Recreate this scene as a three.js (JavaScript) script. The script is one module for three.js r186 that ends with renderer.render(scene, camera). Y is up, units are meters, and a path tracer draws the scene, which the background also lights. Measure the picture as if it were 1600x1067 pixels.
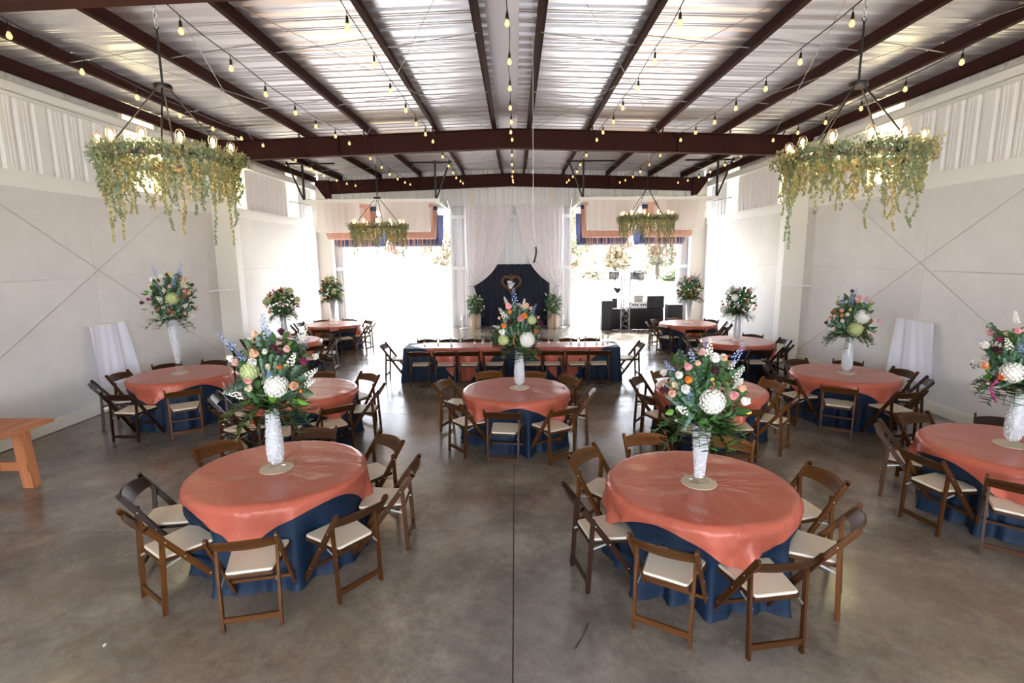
import * as THREE from 'three';
import { mergeGeometries } from 'three/addons/utils/BufferGeometryUtils.js';
import { RoundedBoxGeometry } from 'three/addons/geometries/RoundedBoxGeometry.js';

// ---------------------------------------------------------------- camera, sky, exposure
const scene = new THREE.Scene();
const camera = new THREE.PerspectiveCamera(65.8, 1600 / 1067, 0.05, 400);
camera.position.set(0, 2.7277, 0);
camera.rotation.order = 'YXZ';
camera.rotation.set(-0.1628, 0.0072, -0.0087);
scene.add(camera);
scene.background = new THREE.Color(0.88, 0.95, 1.06);         // bright even overcast
scene.backgroundIntensity = 1;
const renderer = new THREE.WebGLRenderer({ antialias: true });
renderer.toneMapping = THREE.LinearToneMapping;
renderer.toneMappingExposure = 13.2;
const sun = new THREE.DirectionalLight(new THREE.Color(1, 0.97, 0.92), 2.4);      // a sun veiled by thin cloud beyond the far doors
sun.position.set(3, 20, -42); sun.target.position.set(0, 0, -18); sun.castShadow = true; sun.shadow.radius = 24; sun.shadow.mapSize.set(2048, 2048);
Object.assign(sun.shadow.camera, { left: -30, right: 30, top: 30, bottom: -30, near: 0.5, far: 120 }); scene.add(sun, sun.target);
renderer.shadowMap.enabled = true;
const LAMP = 0.35;                                              // chandelier lamp strength

// ---------------------------------------------------------------- helpers
const V = (x, y, z) => new THREE.Vector3(x, y, z);
const PI = Math.PI;
function rng(a) { return () => { a |= 0; a = (a + 0x6d2b79f5) | 0; let t = Math.imul(a ^ (a >>> 15), 1 | a); t = (t + Math.imul(t ^ (t >>> 7), 61 | t)) ^ t; return ((t ^ (t >>> 14)) >>> 0) / 4294967296; }; }
const used = new Map();
function numbered(name) { const n = used.get(name) ?? 0; used.set(name, n + 1); return n ? name + '_' + String(n).padStart(3, '0') : name; }
function tag(o, label, category, group, kind) {
  if (label) o.userData.label = label;
  if (category) o.userData.category = category;
  if (group) o.userData.group = group;
  if (kind) o.userData.kind = kind;
  return o;
}
function thing(name, label, category, pos = [0, 0, 0], turn = 0, group, kind) {
  const o = new THREE.Group(); o.name = numbered(name); o.position.set(...pos); o.rotation.y = turn;
  scene.add(o); return tag(o, label, category, group, kind);
}
function prep(g) { g = g.index ? g.toNonIndexed() : g; for (const k of Object.keys(g.attributes)) if (!['position', 'normal', 'uv'].includes(k)) g.deleteAttribute(k); return g; }
function join(list) { return list.length === 1 ? list[0] : mergeGeometries(list.map(prep)); }
function mesh(name, geo, mat, parent) {
  const o = new THREE.Mesh(Array.isArray(geo) ? join(geo) : geo, mat);
  o.name = parent ? name : numbered(name); o.castShadow = o.receiveShadow = true;
  (parent ?? scene).add(o); return o;
}
const stuff = (o) => { o.userData.kind = 'stuff'; return o; };
const struct = (o) => { o.userData.kind = 'structure'; return o; };
// a box with uv in metres, u along its longest side
function box(w, h, d, x = 0, y = 0, z = 0) {
  const g = new THREE.BoxGeometry(w, h, d), uv = g.attributes.uv, s = [[d, h], [d, h], [w, d], [w, d], [w, h], [w, h]];
  for (let i = 0; i < 24; i++) {
    const [a, b] = s[i >> 2]; let u = uv.getX(i) * a, v = uv.getY(i) * b; if (b > a) [u, v] = [v, u];
    uv.setXY(i, u, v);
  }
  return g.translate(x, y, z);
}
function orient(g, a, b) { const d = V().subVectors(b, a).normalize(); return g.applyQuaternion(new THREE.Quaternion().setFromUnitVectors(V(0, 1, 0), d)).translate((a.x + b.x) / 2, (a.y + b.y) / 2, (a.z + b.z) / 2); }
function bar(a, b, w, d) {           // a rectangular bar between two points; w along x, d the other way when it stands upright
  const L = a.distanceTo(b), g = box(w, L, d), dir = V().subVectors(b, a).normalize();
  let x = V(1, 0, 0); if (Math.abs(dir.x) > 0.95) x = V(0, 0, 1);
  const z = V().crossVectors(x, dir).normalize(); x = V().crossVectors(dir, z).normalize();
  return g.applyMatrix4(new THREE.Matrix4().makeBasis(x, dir, z)).translate((a.x + b.x) / 2, (a.y + b.y) / 2, (a.z + b.z) / 2);
}
function rod(a, b, r, n = 8, r2) { return orient(new THREE.CylinderGeometry(r2 ?? r, r, a.distanceTo(b), n), a, b); }
function tube(pts, r, seg = 24, n = 6) { return new THREE.TubeGeometry(new THREE.CatmullRomCurve3(pts), seg, r, n); }
function lathe(pts, n = 32) { return new THREE.LatheGeometry(pts.map(([r, y]) => new THREE.Vector2(r, y)), n); }
// a surface sampled on a grid: f(u, v) -> [x, y, z]
function grid(nu, nv, f, su = 1, sv = 1) {
  const p = [], uv = [], ix = [];
  for (let j = 0; j <= nv; j++) for (let i = 0; i <= nu; i++) { p.push(...f(i / nu, j / nv)); uv.push((i / nu) * su, (j / nv) * sv); }
  for (let j = 0; j < nv; j++) for (let i = 0; i < nu; i++) { const a = j * (nu + 1) + i, b = a + 1, c = a + nu + 1, d = c + 1; ix.push(a, b, c, b, d, c); }
  const g = new THREE.BufferGeometry();
  g.setAttribute('position', new THREE.Float32BufferAttribute(p, 3)); g.setAttribute('uv', new THREE.Float32BufferAttribute(uv, 2)); g.setIndex(ix); g.computeVertexNormals();
  return g;
}
// a profile [[a, b], ...] pushed along a third axis; map turns (a, b, t) into xyz
function sweep(profile, t0, t1, map) {
  const n = profile.length - 1; let len = 0; const us = [0];
  for (let i = 0; i < n; i++) { len += Math.hypot(profile[i + 1][0] - profile[i][0], profile[i + 1][1] - profile[i][1]); us.push(len); }
  const p = [], uv = [];
  for (let i = 0; i < n; i++) {
    const A = map(...profile[i], t0), B = map(...profile[i + 1], t0), C = map(...profile[i], t1), D = map(...profile[i + 1], t1);
    p.push(...A, ...B, ...C, ...B, ...D, ...C);
    uv.push(us[i], t0, us[i + 1], t0, us[i], t1, us[i + 1], t0, us[i + 1], t1, us[i], t1);
  }
  const g = new THREE.BufferGeometry();
  g.setAttribute('position', new THREE.Float32BufferAttribute(p, 3)); g.setAttribute('uv', new THREE.Float32BufferAttribute(uv, 2)); g.computeVertexNormals();
  return g;
}
const T = (g, x, y, z, ry = 0, rx = 0, rz = 0, s = 1) => { if (s !== 1) g.scale(s, s, s); if (rz) g.rotateZ(rz); if (rx) g.rotateX(rx); if (ry) g.rotateY(ry); return g.translate(x, y, z); };

// ---------------------------------------------------------------- textures
function lattice(seed, n) { const r = rng(seed), a = new Float32Array(n * n); for (let i = 0; i < n * n; i++) a[i] = r(); return a; }
function noiseField(N, seed, octaves) {          // tileable value noise; octaves: [[cellsX, cellsY, amplitude], ...]
  const out = new Float32Array(N * N);
  octaves.forEach(([cx, cy, amp], o) => {
    const L = lattice(seed + o * 17, Math.max(cx, cy));
    const n = Math.max(cx, cy);
    for (let y = 0; y < N; y++) {
      const fy = (y / N) * cy, y0 = Math.floor(fy), ty = fy - y0, sy = ty * ty * (3 - 2 * ty), r0 = (y0 % cy) * n, r1 = ((y0 + 1) % cy) * n;
      for (let x = 0; x < N; x++) {
        const fx = (x / N) * cx, x0 = Math.floor(fx), tx = fx - x0, sx = tx * tx * (3 - 2 * tx), a = x0 % cx, b = (x0 + 1) % cx;
        out[y * N + x] += amp * ((L[r0 + a] * (1 - sx) + L[r0 + b] * sx) * (1 - sy) + (L[r1 + a] * (1 - sx) + L[r1 + b] * sx) * sy - 0.5);
      }
    }
  });
  return out;
}
function texture(N, f, rep = [1, 1], srgb = true) {     // f(i) -> [r, g, b] 0..1 (sRGB numbers)
  const d = new Uint8Array(N * N * 4);
  for (let i = 0; i < N * N; i++) { const c = f(i, i % N, (i / N) | 0); for (let k = 0; k < 3; k++) d[i * 4 + k] = Math.max(0, Math.min(255, c[k] * 255)); d[i * 4 + 3] = 255; }
  const t = new THREE.DataTexture(d, N, N); t.wrapS = t.wrapT = THREE.RepeatWrapping; t.magFilter = t.minFilter = THREE.LinearFilter; t.repeat.set(...rep);
  if (srgb) t.colorSpace = THREE.SRGBColorSpace; t.needsUpdate = true; return t;
}
const mix3 = (a, b, t) => [a[0] + (b[0] - a[0]) * t, a[1] + (b[1] - a[1]) * t, a[2] + (b[2] - a[2]) * t];
const sat = (x) => Math.max(0, Math.min(1, x));
const std = (o) => new THREE.MeshStandardMaterial(o), phys = (o) => new THREE.MeshPhysicalMaterial(o);
const lin = (r, g, b) => new THREE.Color().setRGB(r, g, b);

const fN = 1024, fa = noiseField(fN, 11, [[4, 5, 0.7], [9, 11, 0.5], [21, 23, 0.4], [47, 51, 0.28], [110, 120, 0.22], [260, 250, 0.2], [512, 512, 0.16]]), fb = noiseField(fN, 77, [[3, 4, 1], [9, 8, 0.5], [41, 37, 0.35], [120, 110, 0.2]]), fc = noiseField(fN, 301, [[7, 7, 1], [23, 21, 0.7], [90, 90, 0.5]]);
const floorMap = texture(fN, (i) => {
  let c = mix3([0.40, 0.362, 0.325], [0.60, 0.56, 0.515], sat(0.5 + fa[i] * 1.25));
  c = mix3(c, [0.52, 0.455, 0.385], sat(fb[i] * 1.2 + 0.1) * 0.6);
  c = mix3(c, [0.40, 0.39, 0.385], sat(-fb[i] * 1.2 + 0.05) * 0.6);
  const pale = sat((fc[i] - 0.1) * 0.8); c = mix3(c, [0.70, 0.68, 0.65], pale * 0.5);
  return c;
}, [1 / 5.2, 1 / 5.2]);
const floorRough = texture(512, (() => { const a = noiseField(512, 5, [[6, 6, 1], [25, 25, 0.6], [100, 100, 0.3]]); return (i) => { const v = 0.21 + a[i] * 0.10; return [v, v, v]; }; })(), [1 / 4, 1 / 4], false);
const gN = 512, ga = noiseField(gN, 41, [[3, 40, 0.8], [7, 110, 0.6], [9, 220, 0.4], [2, 12, 0.6]]), gb = noiseField(gN, 49, [[2, 4, 1], [4, 9, 0.6]]);
const grain = texture(gN, (i) => { const t = sat(0.62 + ga[i] * 0.55 + gb[i] * 0.35); return mix3([0.5, 0.44, 0.38], [1, 1, 1], t); }, [1.6, 5]);
const farmGrain = texture(gN, (i, x, y) => {
  let c = mix3([0.66, 0.40, 0.25], [0.84, 0.58, 0.40], sat(0.5 + ga[i] * 0.6 + gb[i] * 0.5));
  for (const [kx, ky, r] of [[90, 130, 13], [330, 300, 18], [430, 90, 9]]) { const d = Math.hypot((x - kx) * 0.6, (y - ky) * 1.6); c = mix3(c, [0.22, 0.12, 0.07], sat(1.4 - d / r) * 0.9); }
  return c;
}, [0.7, 2.2]);
const wallSpeck = texture(512, (() => { const a = noiseField(512, 8, [[4, 4, 1], [17, 17, 0.5], [60, 60, 0.3]]); const b = noiseField(512, 80, [[150, 150, 1], [40, 40, 0.6]]); return (i) => { const v = 0.93 + a[i] * 0.035 - sat((b[i] - 0.66) * 5) * 0.12; return [v, v * 0.992, v * 0.985]; }; })(), [0.33, 0.33]);
const wrinkle = texture(512, (() => { const a = noiseField(512, 28, [[4, 5, 1], [9, 8, 0.6], [22, 25, 0.25]]); return (i) => { const v = 0.5 + a[i] * 0.45; return [v, v, v]; }; })(), [1.1, 1.1], false);
const crumb = texture(256, (() => { const a = noiseField(256, 63, [[40, 40, 0.7], [90, 90, 0.7]]); return (i) => { const v = 0.5 + a[i]; return [v, v, v]; }; })(), [4, 4], false);

// ---------------------------------------------------------------- materials
const M = {
  floor: std({ map: floorMap, color: lin(0.86, 0.85, 0.84), roughnessMap: floorRough, roughness: 1, metalness: 0 }),
  wall: std({ map: wallSpeck, color: lin(0.86, 0.845, 0.85), roughness: 0.55 }),
  cream: std({ color: lin(0.78, 0.73, 0.64), roughness: 0.5 }),
  ribbed: std({ color: lin(0.83, 0.815, 0.83), roughness: 0.42 }),
  trim: std({ color: lin(0.86, 0.85, 0.83), roughness: 0.45 }),
  deck: std({ color: lin(0.90, 0.89, 0.94), roughness: 0.36, metalness: 0.75 }),
  steel: phys({ color: lin(0.042, 0.0115, 0.0095), roughness: 0.75, specularIntensity: 0.35 }),
  black: std({ color: lin(0.012, 0.012, 0.013), roughness: 0.45, metalness: 0.4 }),
  grey: std({ color: lin(0.5, 0.5, 0.5), roughness: 0.4, metalness: 0.6 }),
  wire: std({ color: lin(0.50, 0.49, 0.48), roughness: 0.5, metalness: 0.5 }),
  skylight: phys({ color: lin(1.0, 0.87, 0.52), roughness: 1, transmission: 0.38, thickness: 0 }),
  navy: phys({ color: lin(0.0045, 0.0150, 0.037), roughness: 0.6, specularIntensity: 0.5, sheen: 0.25, sheenColor: lin(0.06, 0.12, 0.25), sheenRoughness: 0.5 }),
  navyCurtain: std({ color: lin(0.014, 0.018, 0.036), roughness: 0.85 }),
  satin: phys({ color: lin(0.40, 0.097, 0.062), roughness: 0.27, specularIntensity: 0.85, specularColor: lin(1, 0.62, 0.56), sheen: 0.2, sheenColor: lin(0.9, 0.55, 0.5), sheenRoughness: 0.4, bumpMap: wrinkle, bumpScale: 0.011 }),
  ivory: std({ color: lin(0.60, 0.52, 0.42), roughness: 0.45 }),
  whiteCloth: phys({ color: lin(0.90, 0.86, 0.89), roughness: 0.9, transmission: 0.2, thickness: 0 }),
  swagWhite: phys({ color: lin(0.93, 0.91, 0.89), roughness: 0.95, transmission: 0.7, thickness: 0 }),
  swagPink: phys({ color: lin(0.76, 0.45, 0.35), roughness: 0.9, transmission: 0.35, thickness: 0 }),
  swagNavy: phys({ color: lin(0.055, 0.062, 0.13), roughness: 0.9, transmission: 0.25, thickness: 0 }),
  fringe: std({ color: lin(0.75, 0.45, 0.34), roughness: 0.6 }),
  glass: phys({ color: lin(1, 1, 1), roughness: 0.03, transmission: 1, thickness: 0, ior: 1.45 }),
  beads: phys({ color: lin(0.62, 0.62, 0.65), roughness: 0.12, clearcoat: 1, clearcoatRoughness: 0.05, flatShading: true }),
  beadCore: std({ color: lin(0.58, 0.58, 0.61), roughness: 0.5, bumpMap: crumb, bumpScale: 0.004 }),
  placemat: std({ color: lin(0.55, 0.44, 0.32), roughness: 0.85, bumpMap: crumb, bumpScale: 0.001 }),
  farm: std({ map: farmGrain, color: lin(0.85, 0.80, 0.76), roughness: 0.55 }),
  filament: std({ color: lin(1, 0.7, 0.4), emissive: lin(1, 0.72, 0.42), emissiveIntensity: 0.8 }),
  warmBulb: std({ color: lin(1, 0.7, 0.4), emissive: lin(1, 0.46, 0.16), emissiveIntensity: 0.1, roughness: 0.2 }),
  ring: std({ map: grain, color: lin(0.42, 0.26, 0.17), roughness: 0.6 }),
  cork: std({ color: lin(0.16, 0.075, 0.035), roughness: 0.8 }),
  speaker: std({ color: lin(0.02, 0.02, 0.024), roughness: 0.6 }),
  grille: std({ color: lin(0.035, 0.035, 0.04), roughness: 0.5, metalness: 0.3 }),
  truss: std({ color: lin(0.42, 0.42, 0.44), roughness: 0.3, metalness: 0.85 }),
  blackCloth: std({ color: lin(0.016, 0.016, 0.018), roughness: 0.85 }),
  ground: std({ color: lin(0.66, 0.64, 0.50), roughness: 1 }),
  apron: std({ color: lin(0.62, 0.60, 0.57), roughness: 0.9 }),
  bark: std({ color: lin(0.08, 0.06, 0.05), roughness: 1 }),
  birch: std({ color: lin(0.62, 0.48, 0.33), roughness: 0.8 }),
  white: std({ color: lin(0.86, 0.86, 0.86), roughness: 0.4 }),
  stem: std({ color: lin(0.10, 0.20, 0.05), roughness: 0.7 }),
};
const petal = (r, g, b) => phys({ color: lin(r, g, b), roughness: 0.75, transmission: 0.2, thickness: 0, side: THREE.DoubleSide });
const leafMat = (r, g, b) => phys({ color: lin(r, g, b), roughness: 0.5, transmission: 0.25, thickness: 0, side: THREE.DoubleSide });
const P = {
  white: petal(0.90, 0.88, 0.82), cream: petal(0.86, 0.76, 0.58), pink: petal(0.86, 0.40, 0.42), blush: petal(0.88, 0.56, 0.50), peach: petal(0.88, 0.55, 0.36), orange: petal(0.92, 0.32, 0.03),
  yellow: petal(0.88, 0.76, 0.20), rust: petal(0.45, 0.16, 0.06), wine: petal(0.11, 0.012, 0.025), magenta: petal(0.42, 0.02, 0.16), blue: petal(0.36, 0.47, 0.80), green: petal(0.58, 0.64, 0.30),
};
const L = { fern: leafMat(0.095, 0.24, 0.035), leaf: leafMat(0.05, 0.13, 0.025), bright: leafMat(0.15, 0.33, 0.03), euc: leafMat(0.10, 0.19, 0.13), olive: leafMat(0.27, 0.28, 0.13), sage: leafMat(0.23, 0.29, 0.17), gold: leafMat(0.38, 0.33, 0.12), dark: leafMat(0.035, 0.10, 0.02) };
const WOOD = [[0.034, 0.013, 0.006, 'dark brown'], [0.074, 0.027, 0.007, 'brown'], [0.125, 0.047, 0.011, 'warm brown'], [0.20, 0.08, 0.018, 'honey brown']].map(([r, g, b, word]) => Object.assign(phys({ map: grain, color: lin(r, g, b), roughness: 0.38, specularIntensity: 0.5 }), { userData: { word } }));

// ---------------------------------------------------------------- measures of the hall (metres)
const XL = -7.39, XR = 7.10, CX = -0.145, ZF = -20.5, ZB = 6.2;           // faces of the lower side walls, far and rear wall
const FRAMES = [-20.22, -13.25, -5.42, 2.3];
const roofY = (x) => 5.90 - Math.abs(x - CX) / 30;

// ================================================================ the setting
function group(name, kind) { const g = new THREE.Group(); g.name = numbered(name); scene.add(g); g.userData.kind = kind; return g; }
function worldUV(g) { const p = g.attributes.position, uv = g.attributes.uv; for (let i = 0; i < p.count; i++) uv.setXY(i, p.getX(i), p.getZ(i)); return g; }

{ // floor: slabs with sawn joints
  const f = group('floor', 'structure');
  const zs = [ZB + 0.2, 3.2, -0.8, -4.92, -8.9, -12.9, -16.9, ZF - 0.15], xs = [XL - 0.2, -0.035, XR + 0.2], j = 0.004;
  for (let i = 0; i < zs.length - 1; i++) for (let k = 0; k < 2; k++) {
    const x0 = xs[k] + (k ? j : 0), x1 = xs[k + 1] - (k ? 0 : j), z0 = zs[i] - (i ? j : 0), z1 = zs[i + 1] + (i < zs.length - 2 ? j : 0);
    mesh('slab', worldUV(box(x1 - x0, 0.15, z0 - z1, (x0 + x1) / 2, -0.075, (z0 + z1) / 2)), M.floor, f);
  }
  mesh('joint_filler', box(XR - XL + 0.4, 0.05, ZB - ZF, CX, -0.045, (ZB + ZF) / 2), std({ color: lin(0.035, 0.032, 0.03), roughness: 1 }), f);
}
// ribbed sheet profile along a: major ribs every 0.305 m
function ribs(a0, a1, depth, rw = 0.034) {
  const out = [[a0, 0]], step = 0.3048;
  for (let c = a0 + step / 2; c < a1 - 0.055; c += step) {
    out.push([c - rw, 0], [c - rw * 0.45, depth], [c + rw * 0.45, depth], [c + rw, 0]);
    if (c + step / 2 < a1 - 0.03) out.push([c + 0.118, 0], [c + 0.128, depth * 0.16], [c + 0.142, depth * 0.16], [c + 0.152, 0]);
    if (c + step / 2 < a1 - 0.03) out.push([c + 0.18, 0], [c + 0.19, depth * 0.16], [c + 0.204, depth * 0.16], [c + 0.214, 0]);
  }
  out.push([a1, 0]); return out;
}
{ // roof deck: one sheet after another on either slope, then the ridge cap
  const c = group('ceiling', 'structure'), w = 0.9144;
  for (const [xe] of [[XL - 0.35], [XR + 0.35]]) for (let a = -ZB - 0.3; a < -ZF + 0.3; a += w)
    mesh('roof_sheet', sweep(ribs(a, Math.min(a + w + 0.012, -ZF + 0.3), 0.05, 0.052), CX, xe, (p, q, t) => [t, roofY(t) + q + (Math.round(a / w) & 1) * 0.002, -p]), M.deck, c);
  mesh('ridge_cap', [box(0.22, 0.006, ZB - ZF + 0.6, CX - 0.11, roofY(0.1) + 0.0, (ZB + ZF) / 2), box(0.22, 0.006, ZB - ZF + 0.6, CX + 0.11, roofY(0.1) + 0.003, (ZB + ZF) / 2)], M.deck, c);
  mesh('roof_backing', [-1, 1].map((s) => { const xe = s < 0 ? XL - 0.4 : XR + 0.4; return sweep([[ZB + 0.4, 0.06], [ZF - 0.4, 0.06], [ZF - 0.4, 0.12], [ZB + 0.4, 0.12], [ZB + 0.4, 0.06]], CX, xe, (p, q, t) => [t, roofY(t) + q, p]); }), M.grey, c);
}
// side walls: smooth lower panels with a cap trim, ribbed sheets with translucent strips above, a girt between
for (const s of [-1, 1]) {
  const X = s < 0 ? XL : XR, side = s < 0 ? 'left' : 'right', W = group('wall_' + side, 'structure'), out = s;
  mesh('backing', box(0.10, 4.0, ZB - ZF + 0.3, X + out * 0.09, 2.0, (ZB + ZF) / 2), M.wall, W);
  const cuts = [ZB, 2.3, -1.5, FRAMES[2], -9.3, FRAMES[1], -16.8, ZF];
  for (let i = 0; i < cuts.length - 1; i++) for (const [y0, y1] of [[0.0, 2.395], [2.402, 3.98]]) {
    const g = box(0.04, y1 - y0, cuts[i] - cuts[i + 1] - 0.005, X + out * 0.02, (y0 + y1) / 2, (cuts[i] + cuts[i + 1]) / 2);
    mesh('wall_panel', g, M.wall, W);
  }
  const start = s < 0 ? 10.67 : 10.42, w = 0.9144;
  for (let k = -22; k <= 12; k++) {
    const a0 = start + k * w, a1 = Math.min(a0 + w, -ZF); if (a0 > -ZF || a1 < -ZB) continue;
    const sky = ((k % 4) + 4) % 4 === 0;
    mesh(sky ? 'skylight_strip' : 'wall_sheet', sweep(ribs(a0, a1 + 0.02, 0.045, 0.055), 3.9, roofY(X) + 0.05, (p, q, t) => [X + out * (0.16 + q + (k & 1) * 0.002), t, -p]), sky ? M.skylight : M.ribbed, W);
  }
  const g = (name, ...b) => struct(mesh(name, box(...b), M.trim));
  g('trim_cap', 0.19, 0.05, ZB - ZF, X + out * 0.095, 4.005, (ZB + ZF) / 2);
  g('trim_band', 0.022, 0.20, ZB - ZF, X - out * 0.011, 3.88, (ZB + ZF) / 2);
  struct(mesh('girt_' + side, [box(0.19, 0.02, ZB - ZF, X + out * 0.06, 5.30, (ZB + ZF) / 2), box(0.02, 0.16, ZB - ZF, X - out * 0.025, 5.22, (ZB + ZF) / 2), box(0.19, 0.02, ZB - ZF, X + out * 0.06, 5.14, (ZB + ZF) / 2)], M.trim));
  const base = std({ color: lin(0.80, 0.76, 0.66), roughness: 0.5 });
  struct(mesh('baseboard_' + side, [box(0.035, 0.17, ZB - ZF, X - out * 0.0175, 0.095, (ZB + ZF) / 2), box(0.02, 0.02, ZB - ZF, X - out * 0.01, 0.19, (ZB + ZF) / 2)], base));
  struct(mesh('eave_strut', [box(0.015, 0.22, ZB - ZF, X + out * 0.05, 5.54, (ZB + ZF) / 2), box(0.09, 0.012, ZB - ZF, X + out * 0.01, 5.436, (ZB + ZF) / 2)], M.steel));
  for (let i = 0; i < 4; i++) { // tapered columns
    const z = FRAMES[i] + (i ? 0 : 0.02), d = 0.53, xi = X - out * d;
    const sh = new THREE.Shape(); sh.moveTo(X + out * 0.0, 0); sh.lineTo(xi, 0); sh.lineTo(xi, 4.62); sh.lineTo(X, 5.36); sh.lineTo(X, 0);
    const web = new THREE.ExtrudeGeometry(sh, { depth: 0.20, bevelEnabled: false }).translate(0, 0, z - 0.10);
    const c = struct(mesh('column', web, M.cream));
    mesh('flange', box(0.018, 4.62, 0.26, xi, 2.31, z), M.trim, c);
    mesh('base_plate', box(0.6, 0.02, 0.32, X - out * 0.29, 0.011, z), M.trim, c);
    if (i === 1) mesh('brace', bar(V(xi, 1.95, z + 0.11), V(X - out * 0.01, 1.93, z + 0.55), 0.035, 0.035), M.trim, c);
  }
  // crossed bracing rods close to the wall in each bay
  const r = 0.005, x1 = X - out * 0.04;
  for (const [za, zb] of [[FRAMES[2] - 0.2, FRAMES[1] + 0.2]]) {
    struct(mesh('bracing_rod', rod(V(x1, 4.75, za), V(x1, 0.32, zb), r), M.wire)); struct(mesh('bracing_rod', rod(V(x1 - out * 0.02, 0.32, za), V(x1 - out * 0.02, 4.75, zb), r), M.wire));
  }
}
// far wall of ribbed sheets with two door openings; rear wall likewise behind the camera
const DOORS = [[-6.55, -2.42], [2.10, 6.25]], DH = 4.42;
{
  const W = group('wall_far', 'structure');
  const regions = [[XL, DOORS[0][0], 0], [DOORS[0][0], DOORS[0][1], DH], [DOORS[0][1], DOORS[1][0], 0], [DOORS[1][0], DOORS[1][1], DH], [DOORS[1][1], XR, 0]];
  for (const [a, b, y0] of regions) {
    for (let x = a; x < b - 0.02; x += 0.9144) mesh('wall_sheet', sweep(ribs(x, Math.min(x + 0.911, b), 0.04, 0.05), y0, 5.86, (p, q, t) => [p, t, ZF - q]), M.ribbed, W);
    mesh('backing', box(b - a, 5.9 - y0, 0.06, (a + b) / 2, (5.9 + y0) / 2, ZF - 0.08), M.ribbed, W);
    if (!y0) for (const y of [2.24, 4.15]) mesh('girt', [box(b - a, 0.015, 0.13, (a + b) / 2, y + 0.06, ZF + 0.065), box(b - a, 0.13, 0.015, (a + b) / 2, y, ZF + 0.13)], M.trim, W);
    else mesh('girt', box(b - a, 0.14, 0.13, (a + b) / 2, y0 + 0.05, ZF + 0.02), M.trim, W);
  }
  for (const x of [-1.62, 1.38]) struct(mesh('wind_column', [box(0.16, 5.2, 0.012, x, 2.6, ZF + 0.03), box(0.012, 5.2, 0.16, x, 2.6, ZF + 0.10), box(0.16, 5.2, 0.012, x, 2.6, ZF + 0.18)], M.cream));
  DOORS.forEach(([a, b], i) => { const d = group('door_' + (i + 1), 'structure'); for (const x of [a, b]) mesh('jamb', box(0.09, DH, 0.18, x, DH / 2, ZF + 0.01), M.trim, d); });
  const R = group('wall_rear', 'structure');                                   // the near end stands open behind the camera
  for (const [a, b, y0] of [[XL, -6.6, 0], [-6.6, 6.3, 4.6], [6.3, XR, 0]]) mesh('backing', box(b - a, 5.9 - y0, 0.1, (a + b) / 2, (5.9 + y0) / 2, ZB + 0.05), M.ribbed, R);
}
// steel frame
for (const z of FRAMES) {
  const bot = (x) => 5.24 - Math.abs(x - CX) / 30, parts = [];
  const xa = XL + 0.04, xb = XR - 0.04;
  for (const [x0, x1] of [[xa, CX], [CX, xb]]) {
    const o0 = x0 < CX && z !== FRAMES[2] ? 0 : 0;
    const quad = (y0, y1, w, zz) => { const sh = new THREE.Shape(); sh.moveTo(x0, bot(x0) + y0 + o0); sh.lineTo(x1, bot(x1) + y0); sh.lineTo(x1, bot(x1) + y1); sh.lineTo(x0, bot(x0) + y1); return new THREE.ExtrudeGeometry(sh, { depth: w, bevelEnabled: false }).translate(0, 0, zz - w / 2); };
    parts.push(quad(0, 0.45, 0.012, z), quad(0, 0.014, 0.2, z), quad(0.436, 0.45, 0.2, z));
  }
  for (const s of [-1, 1]) { const x = s < 0 ? XL + 0.53 : XR - 0.53, xo = s < 0 ? XL : XR; const sh = new THREE.Shape(); sh.moveTo(x + s * -0.02, bot(x) + 0.02); sh.lineTo(x, 4.62); sh.lineTo(xo, 5.36); sh.lineTo(xo, 5.5); sh.lineTo(x, 5.5); parts.push(new THREE.ExtrudeGeometry(sh, { depth: 0.18, bevelEnabled: false }).translate(0, 0, z - 0.09)); }
  const r = struct(mesh('rafter', parts, M.steel));
  for (const x of [CX, -4.2, 3.9]) mesh('splice_plate', box(0.02, 0.42, 0.19, x, bot(x) + 0.225, z), M.steel, r);
  for (const x of [-6.45, -4.98, -3.47, -1.88, 1.80, 3.42, 4.97, 6.2]) for (const dz of [0.5]) mesh('flange_brace', bar(V(x, roofY(x) - 0.22, z + dz), V(x, bot(x) + 0.03, z + 0.06), 0.03, 0.012), M.steel, r);
}
const PURLINS = [-6.45, -4.98, -3.47, -1.88, -0.49, 0.37, 1.80, 3.42, 4.97, 6.2];
for (const x of PURLINS) {
  const y = roofY(x), dir = x < CX ? 1 : -1, Lz = ZB - ZF, zc = (ZB + ZF) / 2;
  struct(mesh('purlin', [box(0.008, 0.2, Lz, x, y - 0.104, zc), box(0.075, 0.008, Lz, x + dir * 0.035, y - 0.204, zc), box(0.075, 0.006, Lz, x - dir * 0.035, y - 0.006, zc), box(0.006, 0.02, Lz, x + dir * 0.07, y - 0.195, zc)], M.steel));
}
for (const z of [-7.9, -10.6, -15.6, -17.9]) for (const s of [-1, 1]) for (let i = 0; i < 4; i++) { // bridging angles between purlins
  const xs = PURLINS.filter((x) => (s < 0 ? x < CX : x > CX)).sort((a, b) => Math.abs(a) - Math.abs(b)), a = xs[i], b = xs[i + 1]; if (b === undefined) continue;
  struct(mesh('bridging', rod(V(a, roofY(a) - 0.12, z), V(b, roofY(b) - 0.17, z - 0.25), 0.008, 6), M.grey));
}
for (const [x0, x1] of [[-6.2, -3.5], [-3.5, -0.5], [0.4, 3.4], [3.4, 6.1]]) for (const k of [0, 1]) {
  const a = k ? x1 : x0, b = k ? x0 : x1; struct(mesh('roof_rod', rod(V(a, roofY(a) - 0.26, FRAMES[2] - 0.15), V(b, roofY(b) - 0.26, FRAMES[1] + 0.15), 0.005, 5), M.wire));
}
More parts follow.
